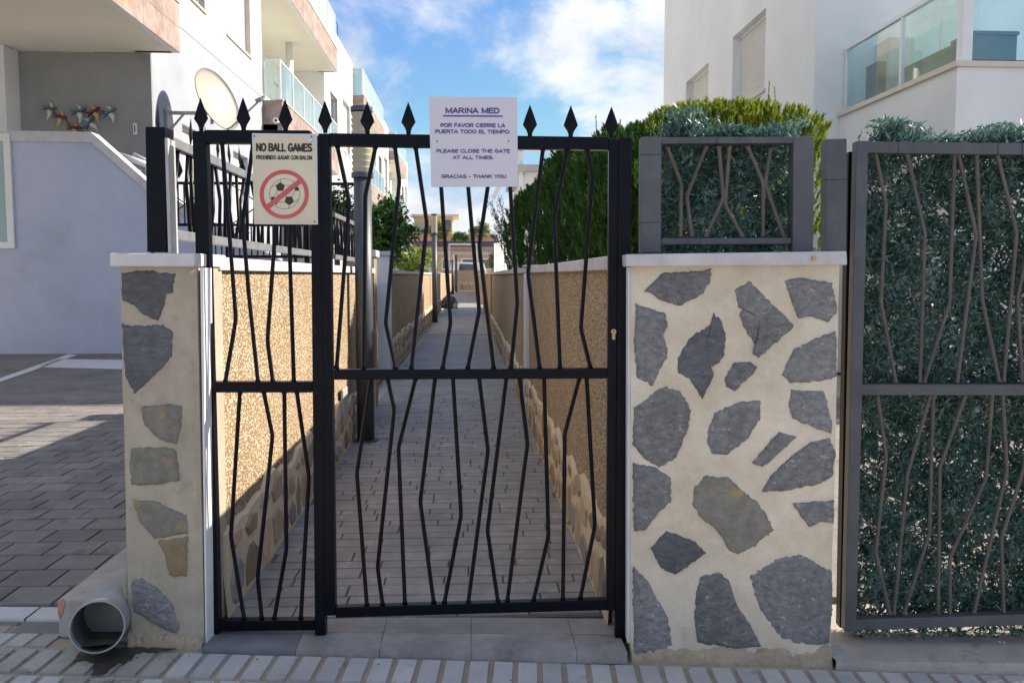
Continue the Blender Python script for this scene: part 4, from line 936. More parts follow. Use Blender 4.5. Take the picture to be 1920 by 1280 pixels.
def parapet(y0, y1, z0, z1, parent, tilew, near_end=True):
    """balcony parapet: tiled front and ends, coping, thin slab edge"""
    nm = max(1, round((y1 - y0) / tilew)); w = (y1 - y0) / nm; zm = (z0 + z1) / 2
    core = MB().box(XB - .16, XB - .012, y0 + .012, y1 - .012, z0, z1); core.box(XF - .3, XB - .16, y0 + .012, y0 + .15, z0, z1); core.box(XF - .3, XB - .16, y1 - .15, y1 - .012, z0, z1)
    core.build('parapet_core', 'plaster_plain', parent)
    for i in range(nm):
        for (a, b) in ((z0, zm), (zm, z1)):
            off = 0
            box('clad_tile', 'cladding', parent, XB - .011 , XB + random.uniform(0, .002), y0 + i * w + .004, y0 + (i + 1) * w - .004, a + .004, b - .004)
    for (a, b) in ((z0, zm), (zm, z1)):
        if near_end: box('clad_tile', 'cladding', parent, XF - .25, XB - .012, y0, y0 + .011, a + .004, b - .004)
        box('clad_tile', 'cladding', parent, XF - .25, XB - .012, y1 - .011, y1, a + .004, b - .004)
    box('coping', 'marble_sill', parent, XB - .19, XB + .03, y0 - .03, y1 + .03, z1 + .001, z1 + .045)
def glassrail(y0, y1, z0, z1, parent, step, end=True, gm='glass_balcony'):
    n = max(1, round((y1 - y0) / step)); w = (y1 - y0) / n
    rb = MB().box(XB - .11, XB - .05, y0, y1, z1 - .04, z1)
    if end: rb.box(XF, XB - .11, y0, y0 + .06, z1 - .04, z1)
    rb.build('handrail', 'white_lacquer', parent)
    for i in range(n + 1):
        y = y0 + i * w; box('rail_post', 'white_lacquer', parent, XB - .112, XB - .048, y - .03 + (.03 if i == 0 else 0), y + .03 + (.03 if i == 0 else 0), z0, z1 - .041)
        if i < n: box('glass_panel', gm, parent, XB - .085, XB - .075, y + .035 + (.03 if i == 0 else 0), y + w - .035, z0 + .03, z1 - .041)
    if end:
        box('glass_panel', gm, parent, XF + .06, XB - .13, y0 + .025, y0 + .035, z0 + .03, z1 - .041); box('rail_post', 'white_lacquer', parent, XF + .002, XF + .06, y0, y0 + .06, z0, z1 - .041)
def apartment(Y0, label, first=False, last=False):
    t = thing('apartment_building', label, 'building', (-9, Y0 + 12, 0), 'white apartment blocks in a row along the left')
    ya, yb, yc = Y0, Y0 + 12.9, Y0 + 23.4
    gp = [(yb + 2.0, yb + 3.6, 3.0, 5.3), (yb + 6.6, yb + 8.3, 3.0, 5.3)]
    up = [(yb + 1.75, yb + 4.1, 8.62, 11.0), (yb + 6.2, yb + 8.95, 8.62, 11.5)]
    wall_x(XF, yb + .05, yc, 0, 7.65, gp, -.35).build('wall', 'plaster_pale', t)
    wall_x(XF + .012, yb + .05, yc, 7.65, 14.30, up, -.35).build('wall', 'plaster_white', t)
    box('roof', 'plaster_plain', t, -16, XF + .04, yb + .05, yc, 14.301, 14.40)
    for h in gp: window_x(XF, *h, t, 1, 'shutter')
    window_x(XF + .012, *up[0], t, 1, 'glass'); window_x(XF + .012, *up[1], t, 1, 'shutter')
    # end wall of the block seen from the yard / loggia
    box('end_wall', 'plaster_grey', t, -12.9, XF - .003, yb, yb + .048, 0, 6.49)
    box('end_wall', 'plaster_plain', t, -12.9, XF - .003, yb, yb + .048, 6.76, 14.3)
    box('back_wall', 'plaster_plain', t, -13.2, -12.9, ya, yc, 0, 14.3)
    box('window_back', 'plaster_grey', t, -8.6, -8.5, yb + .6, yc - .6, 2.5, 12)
    s0 = ya
    box('balcony_slab', 'soffit', t, -12.9, XB - .165, s0, yb - .003, 6.5, 6.75)
    parapet(s0, yb - .02, 6.5, 7.58, t, 1.1, not first); glassrail(s0 + .1, yb - .1, 7.63, 8.98, t, 2.1, not first)
    if True:
        box('upper_slab', 'soffit', t, -12.9, XB - .165, ya, yb - .003, 11.5, 11.75)
        parapet(ya + .02, yb - .02, 11.5, 12.57, t, 1.1); glassrail(ya + .1, yb - .1, 12.62, 14.2, t, 2.1, True, 'glass_pale')
        MB().tube([(-7.7, ya + 7.6, 6.755), (-7.7, ya + 7.6, 11.495)], .16, 16).build('column', 'plaster_plain', t, smooth=True)
        box('loggia_wall', 'plaster_plain', t, -9.4, -9.2, ya + .1, yb - .05, 6.755, 11.495)
        box('loggia_door', 'window_glass', t, -9.195, -9.17, ya + 8.2, ya + 10.6, 6.76, 9.4)
        if not first: box('porch_wall', 'plaster_pale', t, -9.4, -9.2, ya + .1, yb - .05, 0, 6.495)
    b = MB()
    for yy in (yb + 3, yb + 5.4): b.tube([(XF - .1, yy, 14.4), (XF - .1, yy, 15.3)], .025, 6)
    b.tube([(XF - .1, yb + 3, 15.3), (XF - .1, yb + 5.4, 15.3)], .025, 6)
    b.build('roof_rail', 'lamp_grey', t)
    return t
apartment(7.0, 'nearest white and lavender apartment block behind the satellite dish', first=True)
apartment(30.4, 'second apartment block with a glazed balcony beyond the dish')
apartment(53.8, 'third apartment block in the row, right of the near lamp post top')
apartment(77.2, 'last and smallest apartment block at the far end of the row')
# white wall end at the far left of the porch
pw = thing('porch_wall', 'tall white wall end at the left edge of the picture', 'wall', (-10.9, 19.5, 0))
box('wall_body', 'plaster_plain', pw, -11.6, PY(38, 200, 19.9).x, 19.3, 19.945, 0, 6.49)
# lavender stair wall
sw = thing('stair_wall', 'lavender blue stair wall with a sloping pale coping', 'wall', (-7, 17, 0))
Yw = 17.25
prof = [(-420, 247), (45, 246), (172, 248), (282, 345), (424, 431), (560, 512), (600, 540)]
pt = [PY(x, y, Yw) for x, y in prof]
body = [(p.x, Yw, p.z - .2) for p in pt] + [(pt[-1].x, Yw, -.02), (pt[0].x, Yw, -.02)]
MB().prism(body, (0, .28, 0)).build('wall_body', 'plaster_lavender', sw)
for p, q in zip(pt[:-1], pt[1:]):
    MB().add([(p.x, Yw - .04, p.z - .2), (q.x, Yw - .04, q.z - .2), (q.x, Yw - .04, q.z), (p.x, Yw - .04, p.z), (p.x, Yw + .33, p.z - .2), (q.x, Yw + .33, q.z - .2), (q.x, Yw + .33, q.z), (p.x, Yw + .33, p.z)],
             [(0, 1, 2, 3), (3, 2, 6, 7), (5, 4, 7, 6), (0, 4, 5, 1), (1, 5, 6, 2), (0, 3, 7, 4)]).build('coping', 'cap_stone', sw)
wf = [PY(x, y, Yw - .03) for x, y in ((-60, 250), (19, 250), (22, 464), (-60, 466))]
fr = MB(); 
x0, x1, z1, z0 = wf[0].x, wf[1].x, wf[0].z, wf[3].z
for a in ((x1 - .13, x1, z0, z1), (x0, x1 - .13, z1 - .13, z1), (x0, x1 - .13, z0, z0 + .13), (x0 - .13, x0, z0, z1)): fr.box(a[0], a[1], Yw - .06, Yw - .001, a[2], a[3])
fwin = fr.build('window_frame', 'white_lacquer', sw, bevel=.006); box('pane', 'glass_pale', fwin, x0, x1 - .13, Yw - .03, Yw - .02, z0 + .13, z1 - .13)
# things on the grey porch wall
YG = 19.898
hr = thing('stair_handrail', 'white tubular handrail with a dark open end beside the stair coping', 'handrail', PY(250, 300, 18.2))
a0, a1 = PY(224, 291, 17.9), PY(300, 318, 17.9)
MB().tube([a0, a1], .062, 12).build('tube', 'white_lacquer', hr, smooth=True); MB().tube([a0 - (a1 - a0) * .012, a0], .055, 12).build('open_end', 'dark_inside', hr)
b0, b1 = PY(250, 290, 18.6), PY(330, 330, 18.6)
MB().tube([b0, b1], .05, 12).build('tube', 'white_lacquer', hr, smooth=True)
for x, y in ((238, 297), (262, 318), (275, 312)): MB().tube([PY(x, y, 17.95), PY(x + 2, y + 36, 17.95)], .03, 8).build('post', 'white_lacquer', hr)
wl_ = thing('wall_thermometer', 'slim white thermometer on the grey porch wall', 'thermometer', PY(253, 242, YG - .03))
q0, q1 = PY(249, 231, YG - .03), PY(257.5, 253, YG - .03)
box('case', 'white_lacquer', wl_, q0.x, q1.x, YG - .045, YG - .001, q1.z, q0.z, bevel=.02); box('scale', 'dark_inside', wl_, (q0.x + q1.x) / 2 - .012, (q0.x + q1.x) / 2 + .012, YG - .05, YG - .0455, q1.z + .05, q0.z - .05)
bo = thing('wall_ornament', 'metal wall ornament of seven coloured swallows on the grey wall', 'wall ornament', PY(150, 222, YG))
def curve_shape(pts, base, depth, m, nm, parent):
    poly = [PY(60 + x / 7.11, 170 + y / 7.11, base) for x, y in pts]; MB().prism(poly, (0, -depth, 0), inset=.03).build(nm, m, parent)
def swallow(cx, cy, rot, s, c_body, c_wing):
    def T(pts):
        ca, sa = math.cos(R_(rot)), math.sin(R_(rot)); return [(cx + s * (x * ca - y * sa), cy + s * (x * sa + y * ca)) for x, y in pts]
    bd = MB().prism([PY(60 + x / 7.11, 170 + y / 7.11, YG - .03) for x, y in T([(-150, -22), (-70, -14), (-20, -26), (40, -26), (85, -34), (108, -18), (70, 6), (20, 22), (-30, 18), (-110, 50), (-68, 8)])], (0, -.06, 0), inset=.02).build('swallow', c_body, bo)
    for pts in ([(-28, 18), (20, 14), (42, 52), (38, 96), (8, 150), (-12, 176), (-2, 120), (-26, 70)], [(0, -22), (36, -24), (30, -60), (4, -84), (-36, -96), (-8, -64)]):
        MB().prism([PY(60 + x / 7.11, 170 + y / 7.11, YG - .075) for x, y in T(pts)], (0, -.05, 0), inset=.025).build('wing', c_wing, bd)
swallow(240, 240, 12, .92, 'bird_teal', 'bird_white'); swallow(385, 352, 20, .86, 'bird_red', 'bird_yellow'); swallow(628, 275, -6, .98, 'bird_teal', 'bird_white')
swallow(830, 275, -22, .92, 'bird_red', 'bird_yellow'); swallow(1040, 285, -20, .95, 'bird_teal', 'bird_white'); swallow(570, 495, 10, .85, 'bird_red', 'bird_yellow'); swallow(765, 430, -48, .95, 'bird_teal', 'bird_white')
lk2 = MB()
for p, q in (((290, 280), (330, 330)), ((450, 380), (500, 470)), ((690, 280), (740, 300)), ((890, 270), (1000, 290)), ((810, 380), (790, 420)), ((610, 540), (690, 545))):
    lk2.tube([PY(60 + p[0] / 7.11, 170 + p[1] / 7.11, YG - .05), PY(60 + q[0] / 7.11, 170 + q[1] / 7.11, YG - .05)], .014, 6)
lk2.build('link_rod', 'bird_red', bo)
# satellite dish
sd = thing('satellite_dish', 'large cream satellite dish on an arm from the left building', 'satellite dish', (XF, 20.9, 3.9))
dc = PY(409, 186, 20.95); dn = Vector((.87, -.36, .33)).normalized(); e1 = dn.cross(Vector((0, 0, 1))).normalized(); e2 = e1.cross(dn)
Rd = .77; b = MB(); rings, segs = 8, 40; vs = []
for back in (0, 1):
    for i in range(rings + 1):
        r = Rd * i / rings
        for k in range(segs):
            an = 2 * math.pi * k / segs; vs.append(dc + (e1 * math.cos(an) * .93 + e2 * math.sin(an)) * r + dn * (.16 * (r / Rd) ** 2 - .16 - back * .022))
n1 = (rings + 1) * segs
for back in (0, 1):
    for i in range(rings):
        for k in range(segs):
            j = (k + 1) % segs; q = (back * n1 + i * segs + k, back * n1 + i * segs + j, back * n1 + (i + 1) * segs + j, back * n1 + (i + 1) * segs + k); b.f.append(q if back else q[::-1])
for k in range(segs): j = (k + 1) % segs; b.f.append((rings * segs + k, rings * segs + j, n1 + rings * segs + j, n1 + rings * segs + k))
b.v = [tuple(v) for v in vs]; b.build('reflector', 'dish_cream', sd, smooth=True)
foot = dc - e2 * Rd * .98 if e2.z > 0 else dc + e2 * Rd * .98
lnb = PY(486, 190, dc.y - .35)
MB().tube([foot, foot + dn * .12, lnb - Vector((.04, 0, .03))], .025, 8).build('feed_arm', 'galvanised', sd); MB().tube([lnb - Vector((.08, 0, .0)), lnb + Vector((.05, 0, .05))], .05, 10).build('receiver', 'dish_cream', sd)
MB().tube([lnb + Vector((0, 0, -.02)), lnb + Vector((.1, 0, .12))], .03, 8).build('bracket', 'galvanised', sd)
w0 = Vector((XF + .01, 20.95, PY(340, 212, 20.95).z))
MB().tube([w0, Vector((dc.x - .12, 20.95, w0.z))], .045, 10).build('wall_arm', 'galvanised', sd)
MB().tube([w0 - Vector((0, 0, .42)), w0 + Vector((.34, 0, -.03))], .03, 8).build('wall_brace', 'galvanised', sd)
MB().tube([Vector((dc.x - .16, 20.95, w0.z - .25)), dc - dn * .2], .04, 8).build('mount', 'galvanised', sd)
MB().box(XF, XF + .02, 20.8, 21.1, w0.z - .55, w0.z + .15).build('wall_plate', 'galvanised', sd)
MB().tube([(XF + .03, 20.62, 4.0), (XF + .03, 20.62, 5.35), (XF + .03, 20.56, 5.4)], .012, 6).build('cable', 'lamp_grey', sd)
# small camera-like lamp on the wall under the second balcony
wlm = thing('wall_lamp', 'small white round lamp below the corner of the second balcony', 'lamp', (XF + .1, 30.2, 6.3)); pl_ = PY(517, 226, 30.25)
MB().tube([pl_, pl_ + Vector((0, .3, 0))], .1, 16).build('housing', 'white_lacquer', wlm, smooth=False); MB().tube([pl_ - Vector((0, .012, 0)), pl_], .045, 12).build('lens', 'dark_inside', wlm)
# ================================================================== LAMP POSTS
def lamp(x, y, hgt, label, zb=0., r=.081, rh=.098, head=.50):
    t = thing('lamp_post', label, 'lamp post', (x, y, zb), 'lamp posts along the alley')
    MB().tube([(x, y, zb + .012), (x, y, zb + hgt - head - .04)], r, 24).build('pole', 'lamp_grey', t, smooth=True)
    MB().tube([(x, y, zb), (x, y, zb + .018)], r * 1.45, 24).build('base_plate', 'lamp_grey', t)
    MB().tube([(x, y, zb + hgt - head - .045), (x, y, zb + hgt - head)], rh * 1.02, 24).build('collar', 'lamp_grey', t)
    pts = []; rs = []; n = 10; z0 = zb + hgt - head
    for i in range(n):
        z = z0 + (head - .05) * i / n; dz = (head - .05) / n
        pts += [(x, y, z), (x, y, z + dz * .75), (x, y, z + dz * .76)]; rs += [rh * .86, rh, rh * .86]
    MB().tube(pts, rs, 24).build('louvre_head', 'lamp_cream', t)
    MB().tube([(x, y, zb + hgt - .05), (x, y, zb + hgt - .01), (x, y, zb + hgt)], [rh * 1.02, rh * 1.02, rh * .8], 24).build('top_cap', 'lamp_grey', t)
lamp(-.975, 7.98, 3.085, 'nearest grey lamp post with a ribbed cream head just behind the gate', head=.60)
lamp(-1.135, 28.2, 3.55, 'second lamp post, standing on the path beyond the citrus tree', r=.085, rh=.105, head=.62)
lamp(-1.38, 72.0, 3.4, 'third and smallest lamp post at the far end of the alley', r=.11, rh=.13, head=.6)
MB().box(-1.30, -1.08, 78, 78.2, 0, 3.4).build('dark_post', 'box_dark'); tag(bpy.data.objects['dark_post'], 'slim dark post right of the smallest lamp post', 'post')
# ================================================================== RIGHT BUILDING
rb = thing('white_house', 'white modern house with shuttered windows and a glazed terrace on the right', 'building', (9, 18, 0))
XH = 5.655; wins = [(16.4, 18.45, 5.1, 6.62), (20.3, 22.4, 5.1, 6.55)]
wall_x(XH, 14.28, 25, -.05, 9.6, wins, .30).build('side_wall', 'plaster_plain', rb)
box('front_wall', 'plaster_plain', rb, XH, 16, 14.0, 14.28, -.05, 9.6)
box('back_wall', 'plaster_plain', rb, XH + .3, 16, 24.7, 25, -.05, 9.6); box('roof', 'plaster_plain', rb, XH - .03, 16, 13.97, 25.03, 9.601, 9.75); box('far_wall', 'plaster_plain', rb, 15.7, 16, 14.28, 24.7, -.05, 9.6)
for w in wins: window_x(XH, *w, rb, -1, 'shutter', .2)
XT, YT, ZT = 6.1, 10.6, 4.14
tb = MB().box(XT, 16, YT, 13.997, -.05, ZT); tb.build('terrace_block', 'plaster_plain', rb)
cp_ = MB().box(XT - .05, XT + .25, YT - .05, 13.997, ZT + .001, ZT + .07); cp_.box(XT + .25, 16, YT - .05, YT + .25, ZT + .001, ZT + .07); cp_.build('coping', 'marble_sill', rb)
zr0, zr1 = ZT + .071, 5.24
for (y, w) in ((YT + .06, .13), (12.15, .05), (13.95, .05)): box('rail_post', 'white_lacquer', rb, XT + .05, XT + .05 + (w if w > .1 else .05), y - w / 2, y + w / 2, zr0, zr1 - .0405)
box('handrail', 'white_lacquer', rb, XT + .04, XT + .11, YT, 13.99, zr1 - .04, zr1 + .012)
box('handrail', 'white_lacquer', rb, XT + .11, 16, YT + .01, YT + .08, zr1 - .04, zr1 + .012)
for (a, b_) in ((YT + .14, 12.115), (12.185, 13.915)):
    box('glass_panel', 'glass_balcony', rb, XT + .07, XT + .08, a, b_, zr0 + .03, zr1 - .05); box('channel', 'dark_inside', rb, XT + .055, XT + .095, a, b_, zr0, zr0 + .028)
for k in range(4):
    x0 = XT + .2 + k * 2.0; box('glass_panel', 'glass_balcony', rb, x0, x0 + 1.93, YT + .04, YT + .05, zr0 + .03, zr1 - .05); box('channel', 'dark_inside', rb, x0, x0 + 1.93, YT + .025, YT + .065, zr0, zr0 + .028)
    box('rail_post', 'white_lacquer', rb, x0 + 1.94, x0 + 1.99, YT + .02, YT + .07, zr0, zr1 - .041)
# inner clad wall of the terrace with its own glass, and a dark storage box
for k in range(3):
    for j in range(2): box('clad_tile', 'clad_brown', rb, 6.9, 6.915, 11.62 + k * .62, 12.233 + k * .62, 4.145 + j * .345, 4.485 + j * .345)
box('partition', 'plaster_plain', rb, 6.916, 7.05, 11.6, 13.5, 4.141, 4.84); box('partition_glass', 'glass_balcony', rb, 6.97, 6.98, 11.65, 13.45, 4.85, 5.75)
box('partition_post', 'white_lacquer', rb, 6.94, 7.01, 12.5, 12.57, 4.841, 5.8)
box('pier', 'reveal', rb, 6.66, 7.06, 13.52, 13.995, 4.141, 5.3); box('pier_step', 'box_dark', rb, 6.52, 6.655, 13.6, 13.995, 4.141, 4.95)
q0, q1 = PY(1826, 58, 11.1), PY(1906, 116, 11.1)
sbx = thing('storage_box', 'dark grey storage box behind the front terrace glass', 'box', (q0.x, 11.2, 4.14))
box('body', 'box_dark', sbx, q0.x, q1.x, 11.1, 11.6, 4.141, q0.z - .05, bevel=.01); box('lid', 'box_dark', sbx, q0.x - .02, q1.x + .02, 11.08, 11.62, q0.z - .049, q0.z, bevel=.01)
# courtyard behind the driveway gate: lit light paving and a low white wall
struct(MB().box(1.3, 16, 3.95, 10.59, -.05, -.004).build('courtyard', 'paver'))
# ================================================================== PLANTS
def conifer(name, label, cat, c, rx, ry, z0, z1, n, m, group=None, base=.55, plume=.26, top=.65, boxy=2.0, lean=.30, ln=(.05, .10), wd=(.010, .018), per=64, rough=.10):
    """crown of many feathery upright plumes; each plume is a spray of small needles round a curved axis"""
    root = thing(name, label, cat, (c[0], c[1], 0), group); k = n // per
    th = rng.random(k) * 2 * np.pi; v = rng.random(k) ** .95; rad = np.clip(1 - np.abs(rng.normal(0, .2, k)), .1, 1.05)
    prof_ = np.where(v < .35, base + (1 - base) * (v / .35) ** .7, 1.0) * np.where(v > top, np.sqrt(np.clip(1 - ((v - top) / (1 - top)) ** 2, 0, 1)) * .97 + .03, 1.0)
    lob = 1 + rough * np.sin(th * 5 + v * 9) + rough * .7 * np.sin(th * 9 - v * 15)
    ct, st_ = np.cos(th), np.sin(th); q = (np.abs(ct) ** boxy + np.abs(st_) ** boxy) ** (-1 / boxy)
    tp = rng.random(k) < .26; rad = np.where(tp, np.sqrt(rng.random(k)), rad); pr = np.where(tp, 1.0, prof_)
    zt = z0 + (z1 - z0) * np.where(tp, top + (1 - top) * np.sqrt(np.clip(1 - rad ** 2.2, 0, 1)) * (1 + rough * .6 * np.sin(ct * rad * 9 + 2) * np.sin(st_ * rad * 8)), v)
    P0 = np.stack([c[0] + ct * q * rx * rad * pr * lob, c[1] + st_ * q * ry * rad * pr * lob, zt], 1)
    D = unit(np.stack([ct * lean, st_ * lean, np.ones(k)], 1) + rng.normal(0, .16, (k, 3))); Lp = plume * rng.uniform(.55, 1.25, k)
    P0 = P0 - D * (Lp * .75)[:, None]
    idx = np.repeat(np.arange(k), per); t = rng.random(k * per) ** .8; wv = .075 * (1 - t * .85) * (Lp[idx] / plume)
    rd = unit(rng.normal(0, 1, (k * per, 3))); pos = P0[idx] + D[idx] * (t * Lp[idx])[:, None] + rd * (wv * rng.random(k * per))[:, None]
    ax = D[idx] * 1.0 + rd * .55 + rng.normal(0, .12, rd.shape); nr = unit(rng.normal(0, 1, rd.shape))
    leaves('crown', pos, ax, nr, rng.uniform(*ln, k * per), rng.uniform(*wd, k * per), m, root, .1)
    MB().tube([(c[0], c[1], -.02), (c[0] + .02, c[1], z0 + .2), (c[0], c[1] + .02, z0 + (z1 - z0) * .8)], [.07, .055, .02], 8).build('trunk', 'bark', root)
    tw = MB()
    for _ in range(46):
        a = random.uniform(0, 6.28); z = z0 + (z1 - z0) * random.uniform(.05, .75); r = random.uniform(.6, .9)
        tw.tube([(c[0], c[1], z), (c[0] + math.cos(a) * rx * r, c[1] + math.sin(a) * ry * r, z + .25)], [.012, .004], 4)
    stuff(tw.build('limb', 'bark', root)); return root
CG = 'clipped cypresses behind the right alley wall'
conifer('cypress', 'broad dark cypress right of the others, against the right gate post', 'tree', (2.0, 10.6), .74, 1.5, .6, 3.3, 110000, 'leaf_cypress', CG, .75, top=.75, boxy=2.8)
conifer('cypress', 'middle cypress with a narrow top behind the right gate bars', 'tree', (1.62, 13.3), .62, 1.25, .7, 3.5, 72000, 'leaf_cypress', CG, .6, top=.62)
conifer('cypress', 'lower round-topped cypress leaning over the alley wall', 'tree', (1.34, 16.3), .64, 1.5, 1.0, 3.2, 64000, 'leaf_cypress', CG, .45, top=.6)
conifer('hedge', 'tall rounded conifer hedge with a sunlit yellow-green top', 'hedge', (2.88, 9.9), 1.03, 1.15, .1, 3.44, 150000, 'leaf_hedge', None, .95, top=.86, boxy=5, rough=.04)
conifer('hedge', 'darker green hedge filling the gap between black gate post and small panel', 'hedge', (1.74, 9.5), .5, .9, .3, 3.08, 60000, 'leaf_cypress', None, .85, top=.8, boxy=3)
# bare dark sprig leaning out past the cypress
sp = thing('juniper_sprig', 'thin dark juniper branch sticking out left of the cypresses', 'shrub', (1.0, 17.5, 1.6))
base_ = PY(955, 470, 17.5); tips = [PY(x, y, 17.5 + random.uniform(-.2, .2)) for x, y in ((921, 438), (928, 400), (919, 378), (936, 372), (942, 410), (930, 425))]
bt = MB(); lp, la = [], []
for t in tips:
    bt.tube([base_, (base_ + t) / 2 + Vector((.03, 0, -.03)), t], [.012, .008, .003], 5)
    for k in range(260):
        f_ = random.random() ** .6; p = base_ + (t - base_) * f_ + Vector((random.gauss(0, .035), random.gauss(0, .05), random.gauss(0, .035))); lp.append(p); la.append((t - base_) + Vector((random.gauss(0, .25), random.gauss(0, .25), random.gauss(0, .25))))
bt.build('branch', 'bark', sp); lp = np.array(lp); leaves('needles', lp, np.array(la), rng.normal(0, 1, lp.shape), rng.uniform(.04, .08, len(lp)), .012, 'leaf_fake', sp)
# a few wild shoots on top of the hedge
hs_ = thing('hedge_shoots', 'wild upright shoots sticking up from the hedge top', 'shoots', (2.9, 9.6, 3.3)); lp, la = [], []
for x, y, h in ((1437, 200, 46), (1457, 205, 42), (1446, 205, 26), (1120, 262, 45), (1160, 250, 25)):
    p = PY(x, y + 22, 9.7); q = PY(x + random.uniform(-6, 6), y - h, 9.7); MB().tube([p, q], [.006, .002], 4).build('stem', 'bark', hs_)
    for k in range(40): f_ = random.uniform(.0, 1); lp.append(p + (q - p) * f_); la.append(Vector((random.gauss(0, .5), random.gauss(0, .3), .9)))
lp = np.array(lp); leaves('needles', lp, np.array(la), rng.normal(0, 1, lp.shape), .045, .011, 'leaf_hedge', hs_)
def bush(name, label, cat, c, r, n, ll, m, trunk=True, squash=1., clump=60, lw=.42, group=None):
    root = thing(name, label, cat, (c[0], c[1], 0), group); r = np.array(r if isinstance(r, (tuple, list)) else (r, r, r * squash))
    cl = unit(rng.normal(0, 1, (clump, 3))) * (rng.uniform(.35, .92, (clump, 1))); k = rng.integers(0, clump, n)
    pos = cl[k] + rng.normal(0, .13, (n, 3)); d = unit(pos); pos = np.array(c) + pos * r
    ax = d + rng.normal(0, .6, (n, 3)) + np.array([0, 0, -.25]); nr = d * .7 + np.array([0, 0, .6]) + rng.normal(0, .45, (n, 3)); L_ = rng.uniform(ll * .7, ll * 1.2, n)
    leaves('crown', pos, ax, nr, L_, L_ * lw, m, root, .14)
    if trunk:
        b = MB(); z0 = c[2] - r[2]
        b.tube([(c[0], c[1], 0), (c[0] + .03, c[1], max(.2, z0)), (c[0], c[1], c[2])], [.06, .05, .02], 8)
        for i in range(12):
            q = np.array(c) + cl[i] * r * .85; b.tube([(c[0] + .02, c[1], max(.2, z0) + random.uniform(0, .3)), tuple((np.array(c) + q) / 2 - np.array([0, 0, .1])), tuple(q)], [.025, .016, .005], 5)
        b.build('trunk', 'bark', root)
    return root
bush('citrus_tree', 'leafy green citrus tree spilling over the far left wall', 'tree', (-1.72, 18.2, 2.42), (.66, .75, .72), 5200, .13, 'leaf_citrus')
bush('garden_shrub', 'green shrub behind the black railing left of the near lamp post', 'shrub', (-2.45, 15.9, 2.65), (.5, .4, .62), 1500, .13, 'leaf_citrus')
bush('garden_shrub', 'low yellow-green shrub beyond the citrus tree', 'shrub', (-1.9, 30, 2.0), (1.1, .8, .55), 1800, .15, 'leaf_yellow', clump=40)
bush('garden_shrub', 'bright green bush beside the white fence on the right', 'shrub', (1.35, 38, 2.2), (.6, 1.2, 1.1), 2200, .17, 'leaf_yellow', clump=40)
# ================================================================== WHITE FENCE + FAR THINGS
wfz = thing('white_fence', 'white upright-board fence left of the cypresses', 'fence', (1.0, 25, 0))
for i in range(8):
    x = .74 + i * .068; y = 24.5 - i * .13
    MB().beam((x, y, 1.60), (x, y, 2.46 + .012 * i), .14, .025, Vector((.9, -.45, 0))).build('board', 'white_lacquer', wfz, bevel=.004)
for i in range(3): 
    x = 1.30 + i * .18; MB().box(x, x + .17, 23.4, 23.42, 1.60, 2.2).build('board', 'white_lacquer', wfz)
hh = thing('white_terrace_house', 'small white terrace house with a pergola behind the cypresses', 'building', (5, 34, 0))
box('wall', 'plaster_plain', hh, 2.2, 8, 34, 42, 0, 5.6); box('roof', 'plaster_white', hh, 1.8, 8.2, 33.6, 42.2, 5.601, 5.85)
for x, z in ((1.95, 6.6), (3.2, 6.6)): box('pergola_post', 'white_lacquer', hh, x, x + .18, 33.8, 33.98, 1.2, z - .2)
box('pergola_beam', 'white_lacquer', hh, .9, 3.6, 33.75, 34.0, 6.42, 6.62)
MB().beam((.95, 33.9, 4.6), (2.0, 33.9, 6.4), .16, .16, Vector((0, 1, 0))).build('pergola_strut', 'white_lacquer', hh)
for x in (3.0, 5.0):
    f = MB().box(x, x + 1.0, 33.95, 33.998, 2.6, 3.9).build('window_frame', 'white_lacquer', hh); box('pane', 'window_glass', f, x + .08, x + .92, 33.93, 33.949, 2.68, 3.82)
fbld = thing('pink_building', 'far pink terraced building closing the view down the alley', 'building', (-2, 100, 0))
YB = 100
box('lower_wall', 'pink_wall', fbld, -9, 4.5, YB, YB + 10, 0, 3.9)
box('band', 'plaster_white', fbld, -9, 4.5, YB - .35, YB + 10, 3.901, 4.3)
box('terrace_wall', 'pink_wall', fbld, -9, 4.5, YB + .1, YB + 10, 4.301, 4.85)
box('railing', 'purple_rail', fbld, -9, 3.4, YB - .1, YB + .05, 4.851, 5.5)
box('upper_wall', 'pink_wall', fbld, -8, 3.4, YB + 2.6, YB + 10, 4.851, 6.4)
box('ochre_storey', 'ochre_wall', fbld, -6.6, -2.0, YB + 4, YB + 10, 6.401, 8.6); box('flat_roof', 'marble_sill', fbld, -6.9, -1.2, YB + 3.6, YB + 10.2, 8.601, 8.85)
box('white_bay', 'plaster_white', fbld, -6.2, -5.0, YB + 3.9, YB + 3.999, 6.42, 7.9)
for x in (-8.2, -5.9, -3.2, -.9, 1.4):
    f = box('window_frame', 'white_lacquer', fbld, x, x + 1.5, YB - .06, YB - .003, 2.2, 3.5); box('pane', 'window_glass', f, x + .12, x + 1.38, YB - .085, YB - .061, 2.32, 3.38)
for x in (-4.6, -3.1): box('upper_window', 'window_glass', fbld, x, x + .9, YB + 3.95, YB + 3.999, 6.8, 8.2)
hp = thing('pergola', 'thin pale horizontal beam on posts before the pink building', 'pergola', (-.8, 92, 0))
box('beam', 'cap_stone', hp, -2.2, .9, 92, 92.1, 4.75, 4.95); box('post', 'cap_stone', hp, -2.2, -2.05, 92, 92.1, 0, 4.749); box('post', 'cap_stone', hp, .75, .9, 92, 92.1, 0, 4.749)
bush('palm', 'yellowish palm clump on the far terrace', 'palm', (-3.6, 98.6, 6.6), (1.5, 1, 1.1), 900, .7, 'leaf_palm', False, 1., 30, .16)
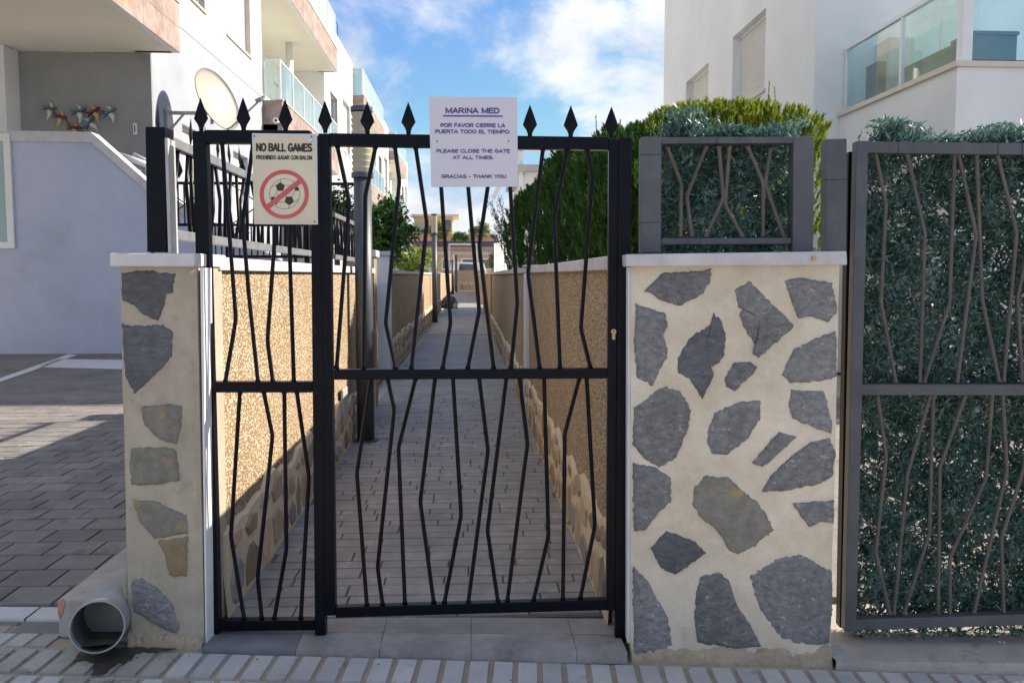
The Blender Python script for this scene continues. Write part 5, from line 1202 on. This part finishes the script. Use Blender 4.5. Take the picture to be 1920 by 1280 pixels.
bush('garden_shrub', 'dark low bush on the far terrace between the palms', 'shrub', (-1.0, 98.4, 5.9), (1.2, 1, .7), 700, .5, 'leaf_citrus', False, 1., 30, .2)
bush('palm', 'feathery green palm at the right end of the far terrace', 'palm', (1.2, 98.4, 6.5), (1.2, 1, 1.3), 800, .7, 'leaf_palm', False, 1., 30, .12)
bush('garden_shrub', 'pale green bushes below the pink building on the left', 'shrub', (-6.5, 88, 2.6), (3.2, 1, 1.2), 1500, .45, 'leaf_yellow', False, 1., 40)
wv = thing('parked_van', 'white van parked behind the far end wall', 'van', (0, 92.5, 0))
MB().prism([(-2.0, 90, .5), (1.8, 90, .5), (1.8, 90, 1.9), (1.5, 90, 2.85), (-1.9, 90, 2.95), (-2.05, 90, 1.8)], (0, 1.8, 0)).build('body', 'white_lacquer', wv, bevel=.06)
MB().prism([(-1.1, 89.985, 1.95), (.9, 89.985, 1.95), (.7, 89.985, 2.7), (-1.0, 89.985, 2.75)], (0, .02, 0)).build('window', 'window_glass', wv)
for x in (-1.2, 1.0): MB().tube([(x, 89.95, .42), (x, 90.2, .42)], .4, 18).build('wheel', 'dark_inside', wv)
lpw = thing('planter_wall', 'white planter wall behind the second lamp post', 'wall', (-2, 40, 0)); box('wall_body', 'plaster_plain', lpw, -5, -1.6, 40, 40.25, 0, 2.12); box('coping', 'cap_stone', lpw, -5.05, -1.56, 39.95, 40.3, 2.121, 2.2)
# dark crumpled bag on the path
bgp = thing('rubbish_bag', 'dark crumpled bag lying on the sunlit alley path', 'bag', (-.9, 40.2, 0))
def blob(c, r, amp, seed, n=14):
    rr = random.Random(seed); ph = [rr.uniform(0, 6.28) for _ in range(6)]; b = MB(); vs = []
    for i in range(n + 1):
        la_ = math.pi * i / n
        for k in range(n * 2):
            lo = math.pi * k / n; s = 1 + amp * (math.sin(3 * lo + ph[0] + 2 * la_) + .7 * math.sin(5 * lo + ph[1]) * math.sin(4 * la_ + ph[2]) + .5 * math.sin(9 * lo + ph[3] + 5 * la_))
            vs.append((c[0] + r[0] * s * math.sin(la_) * math.cos(lo), c[1] + r[1] * s * math.sin(la_) * math.sin(lo), max(.004, c[2] + r[2] * s * math.cos(la_))))
    m = n * 2
    for i in range(n):
        for k in range(m): b.f.append((i * m + k, (i + 1) * m + k, (i + 1) * m + (k + 1) % m, i * m + (k + 1) % m))
    b.v = vs; return b
blob((-1.08, 40.2, .18), (.33, .3, .26), .07, 3).build('sack', 'bin_bag', bgp, smooth=True); blob((-.78, 40.1, .22), (.22, .26, .32), .08, 5).build('sack', 'bin_bag', bgp, smooth=True)
blob((-.66, 39.88, .12), (.12, .1, .14), .1, 8).build('pale_lining', 'bag_pale', bgp, smooth=True); blob((-.96, 39.92, .24), (.05, .06, .2), .1, 9).build('strap', 'bag_pale', bgp, smooth=True)
